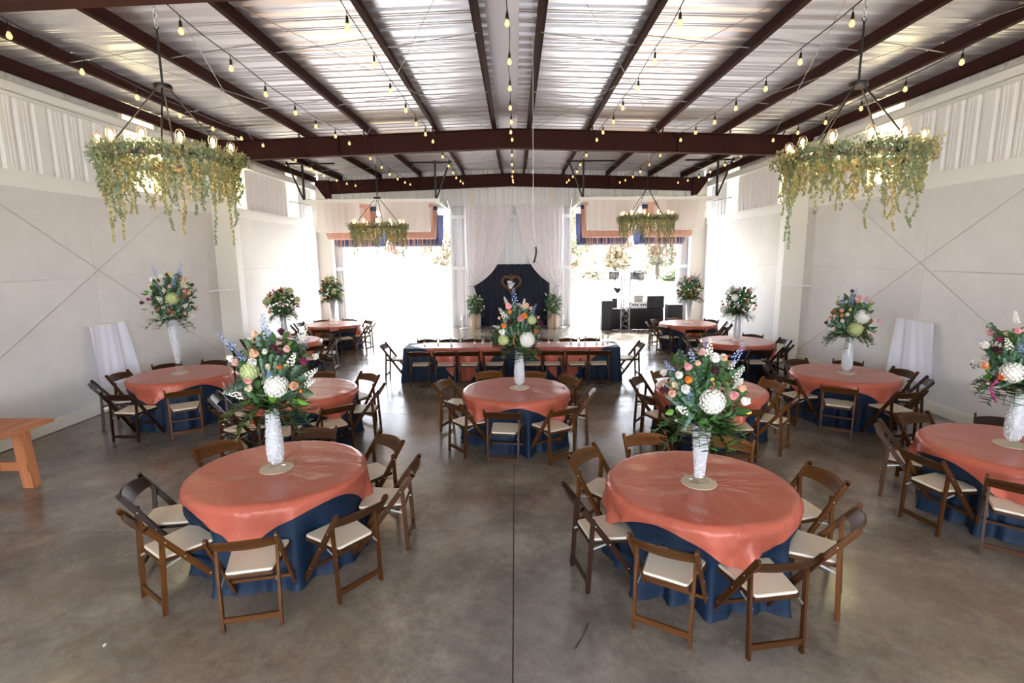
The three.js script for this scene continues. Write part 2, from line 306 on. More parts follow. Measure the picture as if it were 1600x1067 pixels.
// ground outside, a bank on the left and a row of pale autumn trees
struct(mesh('ground', worldUV(box(260, 0.1, 320, 0, -0.22, -60)), M.ground));
struct(mesh('apron', worldUV(box(16, 0.14, 6, CX, -0.09, ZF - 3.2)), M.apron));
struct(mesh('apron', worldUV(box(16, 0.14, 8, CX, -0.09, ZB + 4.25)), M.apron));
struct(mesh('hill', grid(40, 24, (u, v) => { const x = -75 + u * 75, z = -85 + v * 52; const h = 7.5 * Math.exp(-(((x + 34) / 20) ** 2)) * Math.exp(-(((z + 66) / 16) ** 2)) ; return [x, h - 0.19, z]; }), M.ground));
{
  const r = rng(7), crown = [0, 1, 2].map((k) => {
    const q = rng(90 + k), p = [];
    for (let i = 0; i < 900; i++) {
      const b = i % 14, bq = rng(k * 100 + b), cx = (bq() - 0.5) * 3.4, cy = 2.2 + bq() * 5.2, cz = (bq() - 0.5) * 3.4, R = 0.9 + bq() * 0.9;
      const d = V(q() - 0.5, q() - 0.5, q() - 0.5).normalize().multiplyScalar(R * (0.6 + 0.4 * q())), g = new THREE.PlaneGeometry(0.36, 0.46, 1, 1);
      g.rotateX(q() * 6).rotateY(q() * 6).translate(cx + d.x, cy + d.y, cz + d.z); p.push(g);
    }
    return join(p);
  });
  const trunk = join([rod(V(0, 0, 0), V(0.1, 4.2, 0), 0.16, 7, 0.07), rod(V(0.05, 2.2, 0), V(1.1, 4.6, 0.3), 0.07, 6, 0.03), rod(V(0.05, 2.6, 0), V(-0.9, 5, -0.3), 0.07, 6, 0.03), rod(V(0.08, 3, 0), V(0.2, 6.2, 0.5), 0.06, 6, 0.02)]);
  const tints = [leafMat(0.24, 0.19, 0.12), leafMat(0.16, 0.19, 0.09), leafMat(0.26, 0.18, 0.14), leafMat(0.22, 0.21, 0.15)], words = ['tan', 'pale green', 'russet', 'straw coloured'];
  const where = ['left', 'right'], nth = ['first', 'second', 'third', 'fourth', 'fifth', 'sixth', 'seventh', 'eighth', 'ninth', 'tenth', 'eleventh', 'twelfth', 'thirteenth', 'fourteenth'];
  for (let i = 0; i < 20; i++) {
    const right = i >= 6, k = right ? i - 6 : i, x = right ? 5.0 + k * 1.75 + r() * 0.8 : -22 + k * 3.8 + r() * 1.5, z = right ? -58 - (k % 3) * 7 - r() * 2 : -72 - (k % 3) * 6 - r() * 3, n = Math.floor(r() * 4);
    const t = thing('tree', `${nth[k]} from left of the ${words[n]} and other autumn trees outside the ${where[+right]} door`, 'tree', [x, -0.18, z], r() * 6, 'trees beyond the far doors');
    const s = 0.7 + r() * 0.3; t.scale.set(s, s * (1.2 + r() * 0.5), s);
    stuff(mesh('crown', crown[i % 3], tints[n], t)); mesh('trunk', trunk, M.bark, t);
  }
  for (let i = 0; i < 9; i++) {
    const x = 4 + i * 3.9 + r() * 0.3, z = -51 - (i % 2) * 3, n = Math.floor(r() * 4), t = thing('shrub', `${nth[i]} low bush from left at the field edge outside the right door, ${words[n]}`, 'bush', [x, -0.5, z], r() * 6, 'bushes at the field edge');
    t.scale.set(0.62, 0.22, 0.5); stuff(mesh('crown', crown[i % 3], tints[n], t));
  }
}

// ================================================================ folding chairs
const chairParts = (() => {
  const H = 0.775, top = V(0, H, -0.30), foot = V(0, 0, 0.265), at = (y) => top.z + (1 - y / H) * (foot.z - top.z);
  const post = (s) => { const g = bar(V(s * 0.232, 0.0, foot.z), V(s * 0.232, H - 0.01, at(H - 0.01)), 0.021, 0.046), cap = new THREE.CylinderGeometry(0.023, 0.023, 0.021, 10).rotateZ(PI / 2).translate(s * 0.232, H - 0.01, at(H - 0.01)); return join([g, cap]); };
  const rear = (s) => join([bar(V(s * 0.2, 0, -0.215), V(s * 0.206, 0.63, at(0.63) + 0.012), 0.02, 0.036), new THREE.CylinderGeometry(0.018, 0.018, 0.02, 10).rotateZ(PI / 2).translate(s * 0.206, 0.63, at(0.63) + 0.012)]);
  const rail = (() => {               // bowed back rail with a crowned top edge
    const face = (o) => grid(14, 3, (u, v) => { const x = (u - 0.5) * 0.445, e = 4 * u * (1 - u), y = 0.655 + v * (0.088 + 0.022 * e); return [x, y, at(y) - 0.040 * e + o]; }, 0.44, 0.11);
    const f = face(0.008), b = face(-0.008); b.index.array.reverse(); b.computeVertexNormals();
    const edge = (v) => grid(14, 1, (u, w) => { const x = (u - 0.5) * 0.445, e = 4 * u * (1 - u), y = 0.655 + v * (0.088 + 0.022 * e); return [x, y, at(y) - 0.040 * e - 0.008 + 0.016 * w]; }, 0.44, 0.02);
    return join([f, b, edge(0), edge(1)]);
  })();
  const outline = (m, hw, hr) => { const s = new THREE.Shape(), r = 0.03 + m; s.moveTo(-hr - m + r, 0.19 + m); s.lineTo(hr + m - r, 0.19 + m); s.quadraticCurveTo(hr + m, 0.19 + m, hr + m, 0.19 + m - r); s.lineTo(hw + m, -0.22 - m + r); s.quadraticCurveTo(hw + m, -0.22 - m, hw + m - r, -0.22 - m); s.lineTo(-hw - m + r, -0.22 - m); s.quadraticCurveTo(-hw - m, -0.22 - m, -hw - m, -0.22 - m + r); s.lineTo(-hr - m, 0.19 + m - r); s.quadraticCurveTo(-hr - m, 0.19 + m, -hr - m + r, 0.19 + m); return s; };
  const slab = (m, y0, h, bev) => new THREE.ExtrudeGeometry(outline(m, 0.212, 0.165), { depth: h - 2 * bev, bevelThickness: bev, bevelSize: bev, bevelSegments: 2, bevelOffset: -bev, curveSegments: 4 }).rotateX(-PI / 2).scale(1, 1, 1).translate(0, y0 + bev, 0);
  const flip = (g) => g;              // shape y becomes -z: rear of the shape (0.19) must lie at -z
  const bolts = [];
  for (const s of [-1, 1]) for (const y of [0.60, 0.43, 0.2]) bolts.push(new THREE.SphereGeometry(0.006, 6, 4).scale(0.5, 1, 1).translate(s * 0.2435, y, at(y)));
  return {
    seat_frame: flip(slab(0.008, 0.405, 0.028, 0.004)), seat_pad: flip(slab(0, 0.431, 0.024, 0.009)), rail,
    front: [post(-1), post(1)], rear: [rear(-1), rear(1)],
    low: box(0.39, 0.045, 0.016, 0, 0.09, -0.214), mid: box(0.45, 0.026, 0.016, 0, 0.19, at(0.19)),
    brace: [-1, 1].map((s) => bar(V(s * 0.186, 0.365, -0.205), V(s * 0.186, 0.405, -0.06), 0.004, 0.016)), bolts: join(bolts),
  };
})();
function makeChair(wood) {
  const t = new THREE.Group(), c = chairParts;
  mesh('seat', c.seat_frame, wood, t).add(Object.assign(new THREE.Mesh(c.seat_pad, M.ivory), { name: 'cushion', castShadow: true, receiveShadow: true }));
  mesh('backrest', c.rail, wood, t);
  for (const g of c.front) mesh('front_leg', g, wood, t);
  for (const g of c.rear) mesh('rear_leg', g, wood, t);
  mesh('stretcher', c.low, wood, t); mesh('stretcher', c.mid, wood, t);
  for (const g of c.brace) mesh('hinge', g, M.grey, t);
  stuff(mesh('bolts', c.bolts, M.grey, t));
  return t;
}
const chairKinds = WOOD.map(makeChair);
// bx, bz: the middle of the top of the back; turn: the way the chair faces
function placeChair(bx, bz, turn, kind, label, groupName) {
  const t = chairKinds[kind].clone(); t.name = numbered('folding_chair');
  t.position.set(bx + Math.sin(turn) * 0.325, 0, bz + Math.cos(turn) * 0.325); t.rotation.y = turn;
  scene.add(t); return tag(t, label, 'chair', groupName);
}

// ================================================================ round tables
const R = 0.768, TOP = 0.757;
const TABLES = [
  // x, z, overlay turn, phrase, chairs [angle from the camera side, distance of the back, wood]
  [-2.243, -4.70, 5, 'front left round table', [[13, 1.32, 2], [52, 1.32, 1], [93, 1.32, 1], [135, 1.25, 1], [-176, 1.19, 1], [-125, 1.24, 2], [-73, 1.24, 0], [-35, 1.23, 2]]],
  [1.586, -4.337, 4, 'front right round table', [[-31, 1.19, 2], [9, 1.23, 1], [57, 1.2, 2], [99, 1.27, 2], [147, 1.36, 3], [-172, 1.30, 3], [-130, 1.24, 2], [-78, 1.19, 0]]],
  [0.0, -7.65, 45, 'centre round table', [[-9, 1.23, 1], [32, 1.26, 2], [85, 1.17, 2], [128, 1.17, 2], [166, 1.20, 3], [-158, 1.31, 3], [-113, 1.31, 2], [-51, 1.17, 1]]],
  [5.07, -5.16, 48, 'round table at right edge', [[-40, 1.19, 1], [-79, 1.17, 1], [-126, 1.17, 1], [-169, 1.17, 1], [143, 1.18, 0]]],
  [-5.76, -8.84, 0, 'round table by left curtain', [[33, 1.42, 2], [-4, 1.42, 0], [-53, 1.25, 0], [-92, 1.17, 1], [-136, 1.17, 1], [-177, 1.17, 1]]],
  [-3.2, -7.69, 52, 'left second-row table', [[5, 1.33, 1], [43, 1.26, 1], [93, 1.20, 1], [144, 1.28, 2], [-173, 1.23, 2], [-74, 1.24, 0], [-31, 1.30, 1]]],
  [2.89, -7.66, 8, 'right second-row table', [[-31, 1.42, 1], [3, 1.17, 2], [50, 1.17, 2], [106, 1.17, 3], [-161, 1.22, 2], [-123, 1.19, 1], [-69, 1.17, 1]]],
  [5.41, -8.55, 12, 'round table by right curtain', [[-34, 1.18, 2], [9, 1.31, 1], [61, 1.17, 0], [98, 1.17, 1], [145, 1.17, 1], [-169, 1.17, 1], [-122, 1.2, 0], [-76, 1.17, 1]]],
  [-5.45, -12.38, 55, 'round table by left column', [[50, 1.30, 1], [97, 1.21, 1], [148, 1.23, 1], [-165, 1.17, 2], [-106, 1.17, 1], [-63, 1.28, 0]]],
  [-5.39, -15.43, -12, 'farthest left round table', [[2, 1.19, 2], [38, 1.25, 2], [77, 1.27, 2], [130, 1.17, 2], [172, 1.17, 2], [-143, 1.17, 2], [-102, 1.17, 1], [-63, 1.17, 1]]],
  [5.03, -11.88, 45, 'round table by right column', [[-33, 1.39, 0], [1, 1.21, 0], [39, 1.17, 0], [93, 1.17, 0], [139, 1.17, 1], [-168, 1.17, 1], [-136, 1.2, 1], [-97, 1.17, 1]]],
  [4.93, -15.02, -8, 'farthest right round table', [[-10, 1.36, 0], [-52, 1.24, 1], [-99, 1.17, 1], [-141, 1.18, 1], [-178, 1.19, 3], [126, 1.17, 0], [84, 1.17, 1], [46, 1.2, 1]]],
];
function place8(a, seen) {
  const names = ['near side', 'near right', 'right side', 'far right', 'far side', 'far left', 'left side', 'near left'];
  let n = names[(((Math.round(a / 45) % 8) + 8) % 8)];
  if (seen.has(n)) n = a > 0 ? 'far side, right half,' : 'far side, left half,';
  seen.add(n); return n;
}
const smooth = (a, b, x) => { const t = sat((x - a) / (b - a)); return t * t * (3 - 2 * t); };
function clothPair(seed, chairs, turn) {      // navy cloth to the floor and the satin square over it
  const q = rng(seed), NT = 180, rows = [], w1 = q() * 6, w2 = q() * 6, w3 = q() * 6;
  const waves = [[9, 0.010], [14, 0.014], [21, 0.011], [31, 0.006]].map(([n, a]) => [n, a * (0.7 + q() * 0.6), q() * 6.28]);
  const dents = chairs.map(([a, d]) => [a * PI / 180, Math.max(0, 0.80 - (d - 0.325 - 0.235))]);
  const drapeR = (th, s) => {
    let f = 0; for (const [n, a, p] of waves) f += a * Math.sin(n * th + p + 0.5 * Math.sin(3 * th));
    let r = R + 0.010 + 0.045 * s + f * smooth(0.02, 0.5, s) * (0.6 + 1.1 * s);
    for (const [a, d] of dents) { const e = Math.abs(((th - a + 9.42478) % 6.28318) - PI); r -= d * smooth(0.42, 0.16, e) * smooth(0.18, 0.46, s); }
    return r;
  };
  for (let i = 0; i <= 5; i++) rows.push([0.02 + (R - 0.03) * i / 5, TOP - 0.006, 0]);
  rows.push([R - 0.008, TOP - 0.008, 0], [R, TOP - 0.018, 0]);
  for (let i = 1; i <= 20; i++) rows.push([R, TOP - 0.018 - (TOP - 0.022) * i / 20, i / 20]);
  const drape = grid(NT, rows.length - 1, (u, v) => {
    const [r0, y, s] = rows[Math.round(v * (rows.length - 1))], th = u * 2 * PI, r = s > 0 ? drapeR(th, s) + (s > 0.97 ? 0.012 : 0) : r0;
    return [r * Math.sin(th), y, r * Math.cos(th)];
  }, 5, 3);
  const over = grid(NT, 34, (u, v) => {
    const th = u * 2 * PI, loc = ((((th - turn * PI / 180 + PI / 4) % (PI / 2)) + PI / 2) % (PI / 2)) - PI / 4;    // 0 at a corner
    const flat = 0.84 / Math.cos(PI / 4 - Math.abs(loc)), drop = 0.075 + (flat - 0.84) * 0.95 + 0.014 * Math.sin(7 * th + w3);
    const Rt = R + 0.014, e = 0.028, total = Rt - e + e * 1.57 + drop - e * 0.6, s = v * total; let r, y;
    if (s < Rt - e) { r = s; y = TOP + 0.004 + (0.0022 * Math.sin(r * 14 * Math.cos(th + w1) + w2) * Math.sin(r * 9 * Math.sin(th + w1)) + 0.0012 * Math.sin(22 * r * Math.sin(th + w2))) * smooth(0, 0.3, r); }
    else if (s < Rt - e + e * 1.57) { const k = (s - Rt + e) / e; r = Rt - e + e * Math.sin(k); y = TOP + 0.004 - e + e * Math.cos(k); }
    else {
      const d = s - (Rt - e + e * 1.57), t = d / 0.35, under = drapeR(th, sat((d + e) / (TOP - 0.022))) + 0.019;
      const own = Rt + d * 0.07 + (0.030 * Math.sin(11 * th + w1) + 0.020 * Math.sin(19 * th + w2) + 0.028 * Math.sin(loc * 19)) * smooth(0, 0.7, t);
      r = own > under ? own : under + 0.2 * (own - under) * 0; y = TOP + 0.004 - e - d;
      if (own < under + 0.02) { const k = (own - under) / 0.02; r = under + 0.02 * Math.log(1 + Math.exp(k * 3)) / 3; }
    }
    return [r * Math.sin(th), y, r * Math.cos(th)];
  }, 4.8, 1.1);
  return [drape, over];
}
const tableTop = new THREE.CylinderGeometry(0.76, 0.76, 0.025, 48), tableLeg = (() => { const l = []; for (const s of [-1, 1]) l.push(tube([V(s * 0.3, 0.72, -0.28), V(s * 0.32, 0.3, -0.3), V(s * 0.32, 0.014, -0.3), V(s * 0.32, 0.014, 0.3), V(s * 0.32, 0.3, 0.3), V(s * 0.3, 0.72, 0.28)], 0.013, 24, 6)); return l; })();
const plywood = std({ map: grain, color: lin(0.45, 0.3, 0.18), roughness: 0.6 });
TABLES.forEach(([x, z, turn, phrase, chairs], i) => {
  const t = thing('round_table', `round folding table hidden under navy cloth, the ${phrase}`, 'table', [x, 0, z]);
  mesh('tabletop', tableTop.clone().translate(0, 0.738, 0), plywood, t); for (const g of tableLeg) mesh('leg', g, M.grey, t);
  const [drape, overlay] = clothPair(100 + i, chairs, turn);
  const cloth = mesh('tablecloth', drape, M.navy); cloth.position.set(x, 0, z); tag(cloth, `navy floor length tablecloth on the ${phrase}`, 'tablecloth', 'navy round tablecloths');
  const over = mesh('table_overlay', overlay, M.satin); over.position.set(x, 0, z); tag(over, `coral satin square overlay on the ${phrase}`, 'table overlay', 'coral satin overlays');
  const seen = new Set();
  for (const [a, d, wood] of chairs) {
    const A = a * PI / 180, bx = x + d * Math.sin(A), bz = z + d * Math.cos(A);
    placeChair(bx, bz, A + PI, wood, `${WOOD[wood].userData.word} folding chair with ivory seat, ${place8(a, seen)} of the ${phrase}`, 'folding chairs round the tables');
  }
});

// ================================================================ long head table
{
  const x0 = -2.43, x1 = 2.24, z0 = -11.20, z1 = -11.93, y = 0.748;
  for (const [a, b, w] of [[x0, (x0 + x1) / 2, 'left'], [(x0 + x1) / 2, x1, 'right']]) {
    const t = thing('banquet_table', `long folding table under navy cloth, ${w} half of the long table`, 'table', [(a + b) / 2, 0, (z0 + z1) / 2]);
    mesh('tabletop', box(b - a - 0.04, 0.03, z0 - z1 - 0.04, 0, 0.722, 0), plywood, t);
    for (const s of [-1, 1]) mesh('leg', tube([V(s * 0.85, 0.7, -0.3), V(s * 0.85, 0.02, -0.3), V(s * 0.85, 0.02, 0.3), V(s * 0.85, 0.7, 0.3)], 0.013, 16, 6), M.grey, t);
  }
  const rect = (t) => { const W = x1 - x0, D = z0 - z1, P2 = 2 * (W + D); let s = t * P2; if (s < W) return [x0 + s, z0, 0, 1]; s -= W; if (s < D) return [x1, z0 - s, 1, 0]; s -= D; if (s < W) return [x1 - s, z1, 0, -1]; s -= W; return [x0, z1 + s, -1, 0]; };
  const N = 360;
  const side = grid(N, 16, (u, v) => {
    const [x, z, nx, nz] = rect(u === 1 ? 0 : u), s = v, px = x + z;
    const f = (0.012 * Math.sin(px * 23 + Math.sin(px * 5)) + 0.008 * Math.sin(px * 41 + 1)) * smooth(0.05, 0.6, s) * 1.2 + 0.008 + 0.05 * s;
    const k = nx ? 1 : 0, out = f + 0.02 * smooth(0.5, 1, s) * k;
    return [x + nx * out + (nx ? 0 : Math.sign(x) * 0.05 * s * smooth(2, 2.4, Math.abs(x))), y - 0.002 - (y - 0.006) * s, z + nz * out];
  }, 8, 1);
  const c = mesh('tablecloth', [side, box(x1 - x0 + 0.012, 0.004, z0 - z1 + 0.012, (x0 + x1) / 2, y, (z0 + z1) / 2)], M.navy);
  tag(c, 'navy floor length tablecloth over the long head table', 'tablecloth');
  for (const [cx, hw, word, rot] of [[-1.13, 0.98, 'left', 0], [1.05, 0.98, 'right', 0]]) {        // satin squares laid as diamonds
    const zc = (z0 + z1) / 2, hd = (z0 - z1) / 2;
    const g = grid(60, 60, (u, v) => {
      const a = (u + v - 1), b = (v - u); let dx = a * 1.22, dz = b * 1.22;                                 // diamond
      const s = Math.abs(dz) - hd; let yy = y + 0.006, zz = zc + dz;
      if (s > 0) { const sg = Math.sign(dz); yy = y + 0.006 - Math.max(0, s - 0.012); zz = zc + sg * (hd + 0.030 + 0.045 * s + 0.018 * Math.sin(dx * 16) * smooth(0, 0.4, s) + Math.min(s, 0.012) * 0); }
      return [cx + dx, yy, zz];
    }, 2, 2);
    tag(mesh('table_overlay', g, M.satin), `coral satin diamond overlay on the ${word} half of the long table`, 'table overlay', 'coral diamonds on the long table');
  }
  const order = ['first', 'second', 'third', 'fourth', 'fifth', 'sixth', 'seventh', 'eighth'];
  [-2.02, -1.487, -0.991, -0.453, 0.355, 0.771, 1.287, 1.744].forEach((x, i) => placeChair(x, -10.72, PI, 1, `brown folding chair, ${order[i]} from the left on near side of the long table`, 'chairs along the long table'));
  [-2.10, -1.575, -1.043, -0.485, 0.063, 0.647, 1.221, 1.752].forEach((x, i) => placeChair(x, -12.40, 0, i < 3 ? 1 : 2, `brown folding chair, ${order[i]} from the left on far side of the long table`, 'chairs along the long table'));
  placeChair(-3.02, -11.70, PI / 2, 1, 'brown folding chair seen from the side at the left end of the long table', 'chairs along the long table');
  placeChair(2.84, -11.62, -PI / 2, 1, 'brown folding chair seen from the side at the right end of the long table', 'chairs along the long table');
}

// ================================================================ flowers
// a petal: width w, length l, cupped; stands along +y, opens towards +z
function petalGeo(w, l, cup, curl, n = 3) { return grid(n, n, (u, v) => { const a = (u - 0.5) * 2, prof = Math.sin(Math.PI * Math.pow(0.12 + 0.8 * v, 0.85)), x = a * w * 0.5 * (0.35 + 0.65 * prof); return [x, v * l - a * a * 0.12 * l * v, cup * (-a * a) * w * 0.6 + curl * v * v * l]; }); }
function roseGeo(seed, n, open) {                       // faces +z, radius about 1
  const q = rng(seed), out = [];
  for (let i = 0; i < n; i++) {
    const t = i / n, r = 0.10 + 0.55 * Math.pow(t, 0.9) * open, a = i * 2.4 + q() * 0.3, lean = 0.12 + 1.05 * t * open, s = 0.62 + 0.55 * t;
    const g = petalGeo(0.85 * s, 0.95 * s, -0.55, 0.12 + 0.22 * t, 3);
    g.rotateX(PI / 2); g.rotateX(-lean + 0.0); // petals stand along +z and lean outwards along -y
    g.translate(0, -r * 0.55, -0.35 + 0.1 * (1 - t)); g.rotateZ(a); out.push(g);
  }
  const core = new THREE.SphereGeometry(0.42, 10, 7).scale(1, 1, 0.8).translate(0, 0, 0.0); out.push(core);
  return join(out);
}
function hydrangeaGeo(seed) {
  const q = rng(seed), out = [new THREE.SphereGeometry(0.78, 14, 10)];
  const pet = grid(2, 2, (u, v) => [(u - 0.5) * 0.17 * (0.4 + 1.2 * v * (1.4 - v)), v * 0.16, 0.02 * Math.sin(v * 3)]);
  for (let i = 0; i < 120; i++) {
    const y = 1 - 2 * (i + 0.5) / 120, r = Math.sqrt(1 - y * y), a = i * 2.39996, d = V(r * Math.cos(a), y, r * Math.sin(a)), k = 0.86 + q() * 0.12, spin = q() * 6;
    const m = new THREE.Matrix4().makeRotationFromQuaternion(new THREE.Quaternion().setFromUnitVectors(V(0, 0, 1), d));
    for (let p = 0; p < 4; p++) out.push(pet.clone().rotateX(0.5).rotateZ(spin + p * PI / 2).translate(0, 0, k).applyMatrix4(m));
  }
  return join(out);
}
function spikeGeo(seed, size, n) {                      // florets round a stem along +y, length 1 (delphinium, stock)
  const q = rng(seed), out = [rod(V(0, -0.7, 0), V(0, 0.9, 0), 0.018, 5, 0.008)];
  const pet = grid(2, 2, (u, v) => [(u - 0.5) * 0.9 * Math.sin(0.5 + 2.2 * v), v, 0.25 * v * v]);
  for (let i = 0; i < n; i++) {
    const t = i / n, y = -0.45 + 1.4 * t, r = 0.17 * (1 - 0.75 * t), a = i * 2.4, s = size * (1 - 0.55 * t);
    const g = []; for (let p = 0; p < 5; p++) g.push(pet.clone().scale(s, s, s).rotateX(0.7).rotateZ(p * 1.2566 + q()));
    out.push(join(g).rotateX(-0.2 + q() * 0.4).translate(0, 0, r).rotateY(a).translate(0, y, 0));
  }
  return join(out);
}
function proteaGeo(seed) {
  const q = rng(seed), out = [];
  for (let i = 0; i < 22; i++) { const t = i / 22, g = petalGeo(0.42, 1.5 - 0.5 * t, -0.7, 0.05, 2); g.rotateX(-0.08 - 0.62 * t).translate(0, -0.5, -0.12 - 0.12 * t).rotateY(i * 2.4 + q() * 0.2); out.push(g); }
  out.push(new THREE.SphereGeometry(0.3, 8, 6).scale(1, 1.6, 1)); return join(out).rotateX(0.35);
}
function plumeGeo(seed) {
  const q = rng(seed), out = [rod(V(0, -1, 0), V(0, 1, 0), 0.03, 5, 0.01)];
  for (let i = 0; i < 170; i++) { const t = q(), y = -0.6 + 1.6 * t, a = q() * 6.28, l = 0.5 * Math.sin(PI * (0.15 + 0.8 * t)), g = new THREE.PlaneGeometry(0.035, l).translate(0, l / 2, 0).rotateX(0.55 + q() * 0.3).rotateY(a).translate(0, y, 0); out.push(g); }
  return join(out);
}
function amaranthGeo(seed) { const q = rng(seed), pts = []; for (let i = 0; i < 7; i++) pts.push(V(0.15 * Math.sin(i * 1.3), 0.9 - i * 0.42, 0.1 * Math.cos(i))); const c = new THREE.CatmullRomCurve3(pts), out = [new THREE.TubeGeometry(c, 20, 0.05, 5)]; for (let i = 0; i < 70; i++) { const p = c.getPoint(q()); out.push(new THREE.IcosahedronGeometry(0.07, 0).translate(p.x + (q() - 0.5) * 0.14, p.y, p.z + (q() - 0.5) * 0.14)); } return join(out); }
function frondGeo(seed, n = 17) {                       // leatherleaf frond along +y, drooping towards +z, length 1
  const q = rng(seed), out = [], droop = 0.5 + q() * 0.3, pos = (t) => V(0.04 * Math.sin(t * 4 + seed), t - 0.12 * t * t, droop * t * t);
  const pts = []; for (let i = 0; i <= 6; i++) pts.push(pos(i / 6)); out.push(new THREE.TubeGeometry(new THREE.CatmullRomCurve3(pts), 8, 0.008, 4));
  for (let i = 1; i < n; i++) for (const s of [-1, 1]) {
    const t = i / n, p = pos(t), l = 0.27 * Math.sin(PI * Math.pow(0.12 + 0.83 * (1 - t), 0.8)) + 0.04, g = [];
    for (let k = 0; k < 6; k++) for (const e of [-1, 1]) { const f = (k + 0.4) / 6, h = l * 0.17 * (1 - f * 0.7) + 0.004; g.push(new THREE.PlaneGeometry(l * 0.13, h).translate(0, h / 2, 0).rotateZ(e < 0 ? -0.45 : PI + 0.45).translate(l * f, 0, 0)); }
    out.push(join(g).rotateX((q() - 0.5) * 0.7).rotateY((q() - 0.3) * 0.5).rotateZ(0.6 + (q() - 0.5) * 0.2).scale(s, 1, 1).translate(p.x, p.y, p.z));
  }
  return join(out);
}
function leafGeo(w, fold = 0.2) { return grid(4, 5, (u, v) => { const a = (u - 0.5) * 2, p = Math.sin(PI * Math.pow(0.04 + 0.93 * v, 0.75)); return [a * w * 0.5 * p, v, -fold * v * v + Math.abs(a) * 0.10 * p]; }); }
function eucGeo(seed) { const q = rng(seed), out = [rod(V(0, 0, 0), V(0, 1, 0.12), 0.012, 5, 0.006)]; for (let i = 0; i < 12; i++) for (const s of [-1, 1]) { const t = 0.15 + 0.85 * i / 12, g = new THREE.CircleGeometry(0.085 * (1.1 - 0.5 * t), 8); g.translate(0.09, 0, 0).rotateX(0.4 + q() * 0.6).rotateY((s > 0 ? 0 : PI) + i * 1.57 + q() * 0.3).translate(0, t, 0.12 * t); out.push(g); } return join(out); }
const FG = {
  rose: [roseGeo(1, 17, 0.85), roseGeo(2, 17, 1)], ranunculus: [roseGeo(3, 26, 0.8)], carnation: [roseGeo(4, 24, 1.15)], hydrangea: [hydrangeaGeo(5), hydrangeaGeo(6)],
  delphinium: [spikeGeo(7, 0.115, 26), spikeGeo(8, 0.115, 24)], stock: [spikeGeo(9, 0.17, 26), spikeGeo(10, 0.17, 24)], protea: [proteaGeo(11)], plume: [plumeGeo(12)], amaranth: [amaranthGeo(13)],
  fern: [frondGeo(14), frondGeo(15), frondGeo(16)], leaf: [leafGeo(0.55), leafGeo(0.42, 0.35), leafGeo(0.75, 0.1)], euc: [eucGeo(17), eucGeo(18)],
};
const facing = (d) => new THREE.Quaternion().setFromUnitVectors(V(0, 0, 1), d.clone().normalize());
const upward = (d) => new THREE.Quaternion().setFromUnitVectors(V(0, 1, 0), d.clone().normalize());
const NAMED = { rose: 'rose', ranunculus: 'ranunculus', carnation: 'carnation', hydrangea: 'hydrangea', delphinium: 'delphinium', stock: 'stock_flower', protea: 'protea', plume: 'grass_plume', amaranth: 'amaranth_strand' };
const massCache = new Map();
function leafMass(k, A, B, C2) {                          // dense filling foliage, a few hundred small leaves
  const key = k; if (massCache.has(key)) return massCache.get(key);
  const q = rng(500 + k), out = [], lf = leafGeo(0.5, 0.25);
  for (let i = 0; i < 420; i++) {
    const d = V(q() - 0.5, q() - 0.5, q() - 0.5).normalize(), r = 0.35 + 0.5 * Math.cbrt(q()), s = 0.055 + q() * 0.05;
    out.push(lf.clone().scale(s, s, s).rotateZ(q() * 6).applyQuaternion(facing(d.clone().add(V(q() - 0.5, q() * 0.6 - 0.2, q() - 0.5)))).translate(d.x * r * A, d.y * r * B, d.z * r * C2));
  }
  const g = join(out); massCache.set(key, g); return g;
}
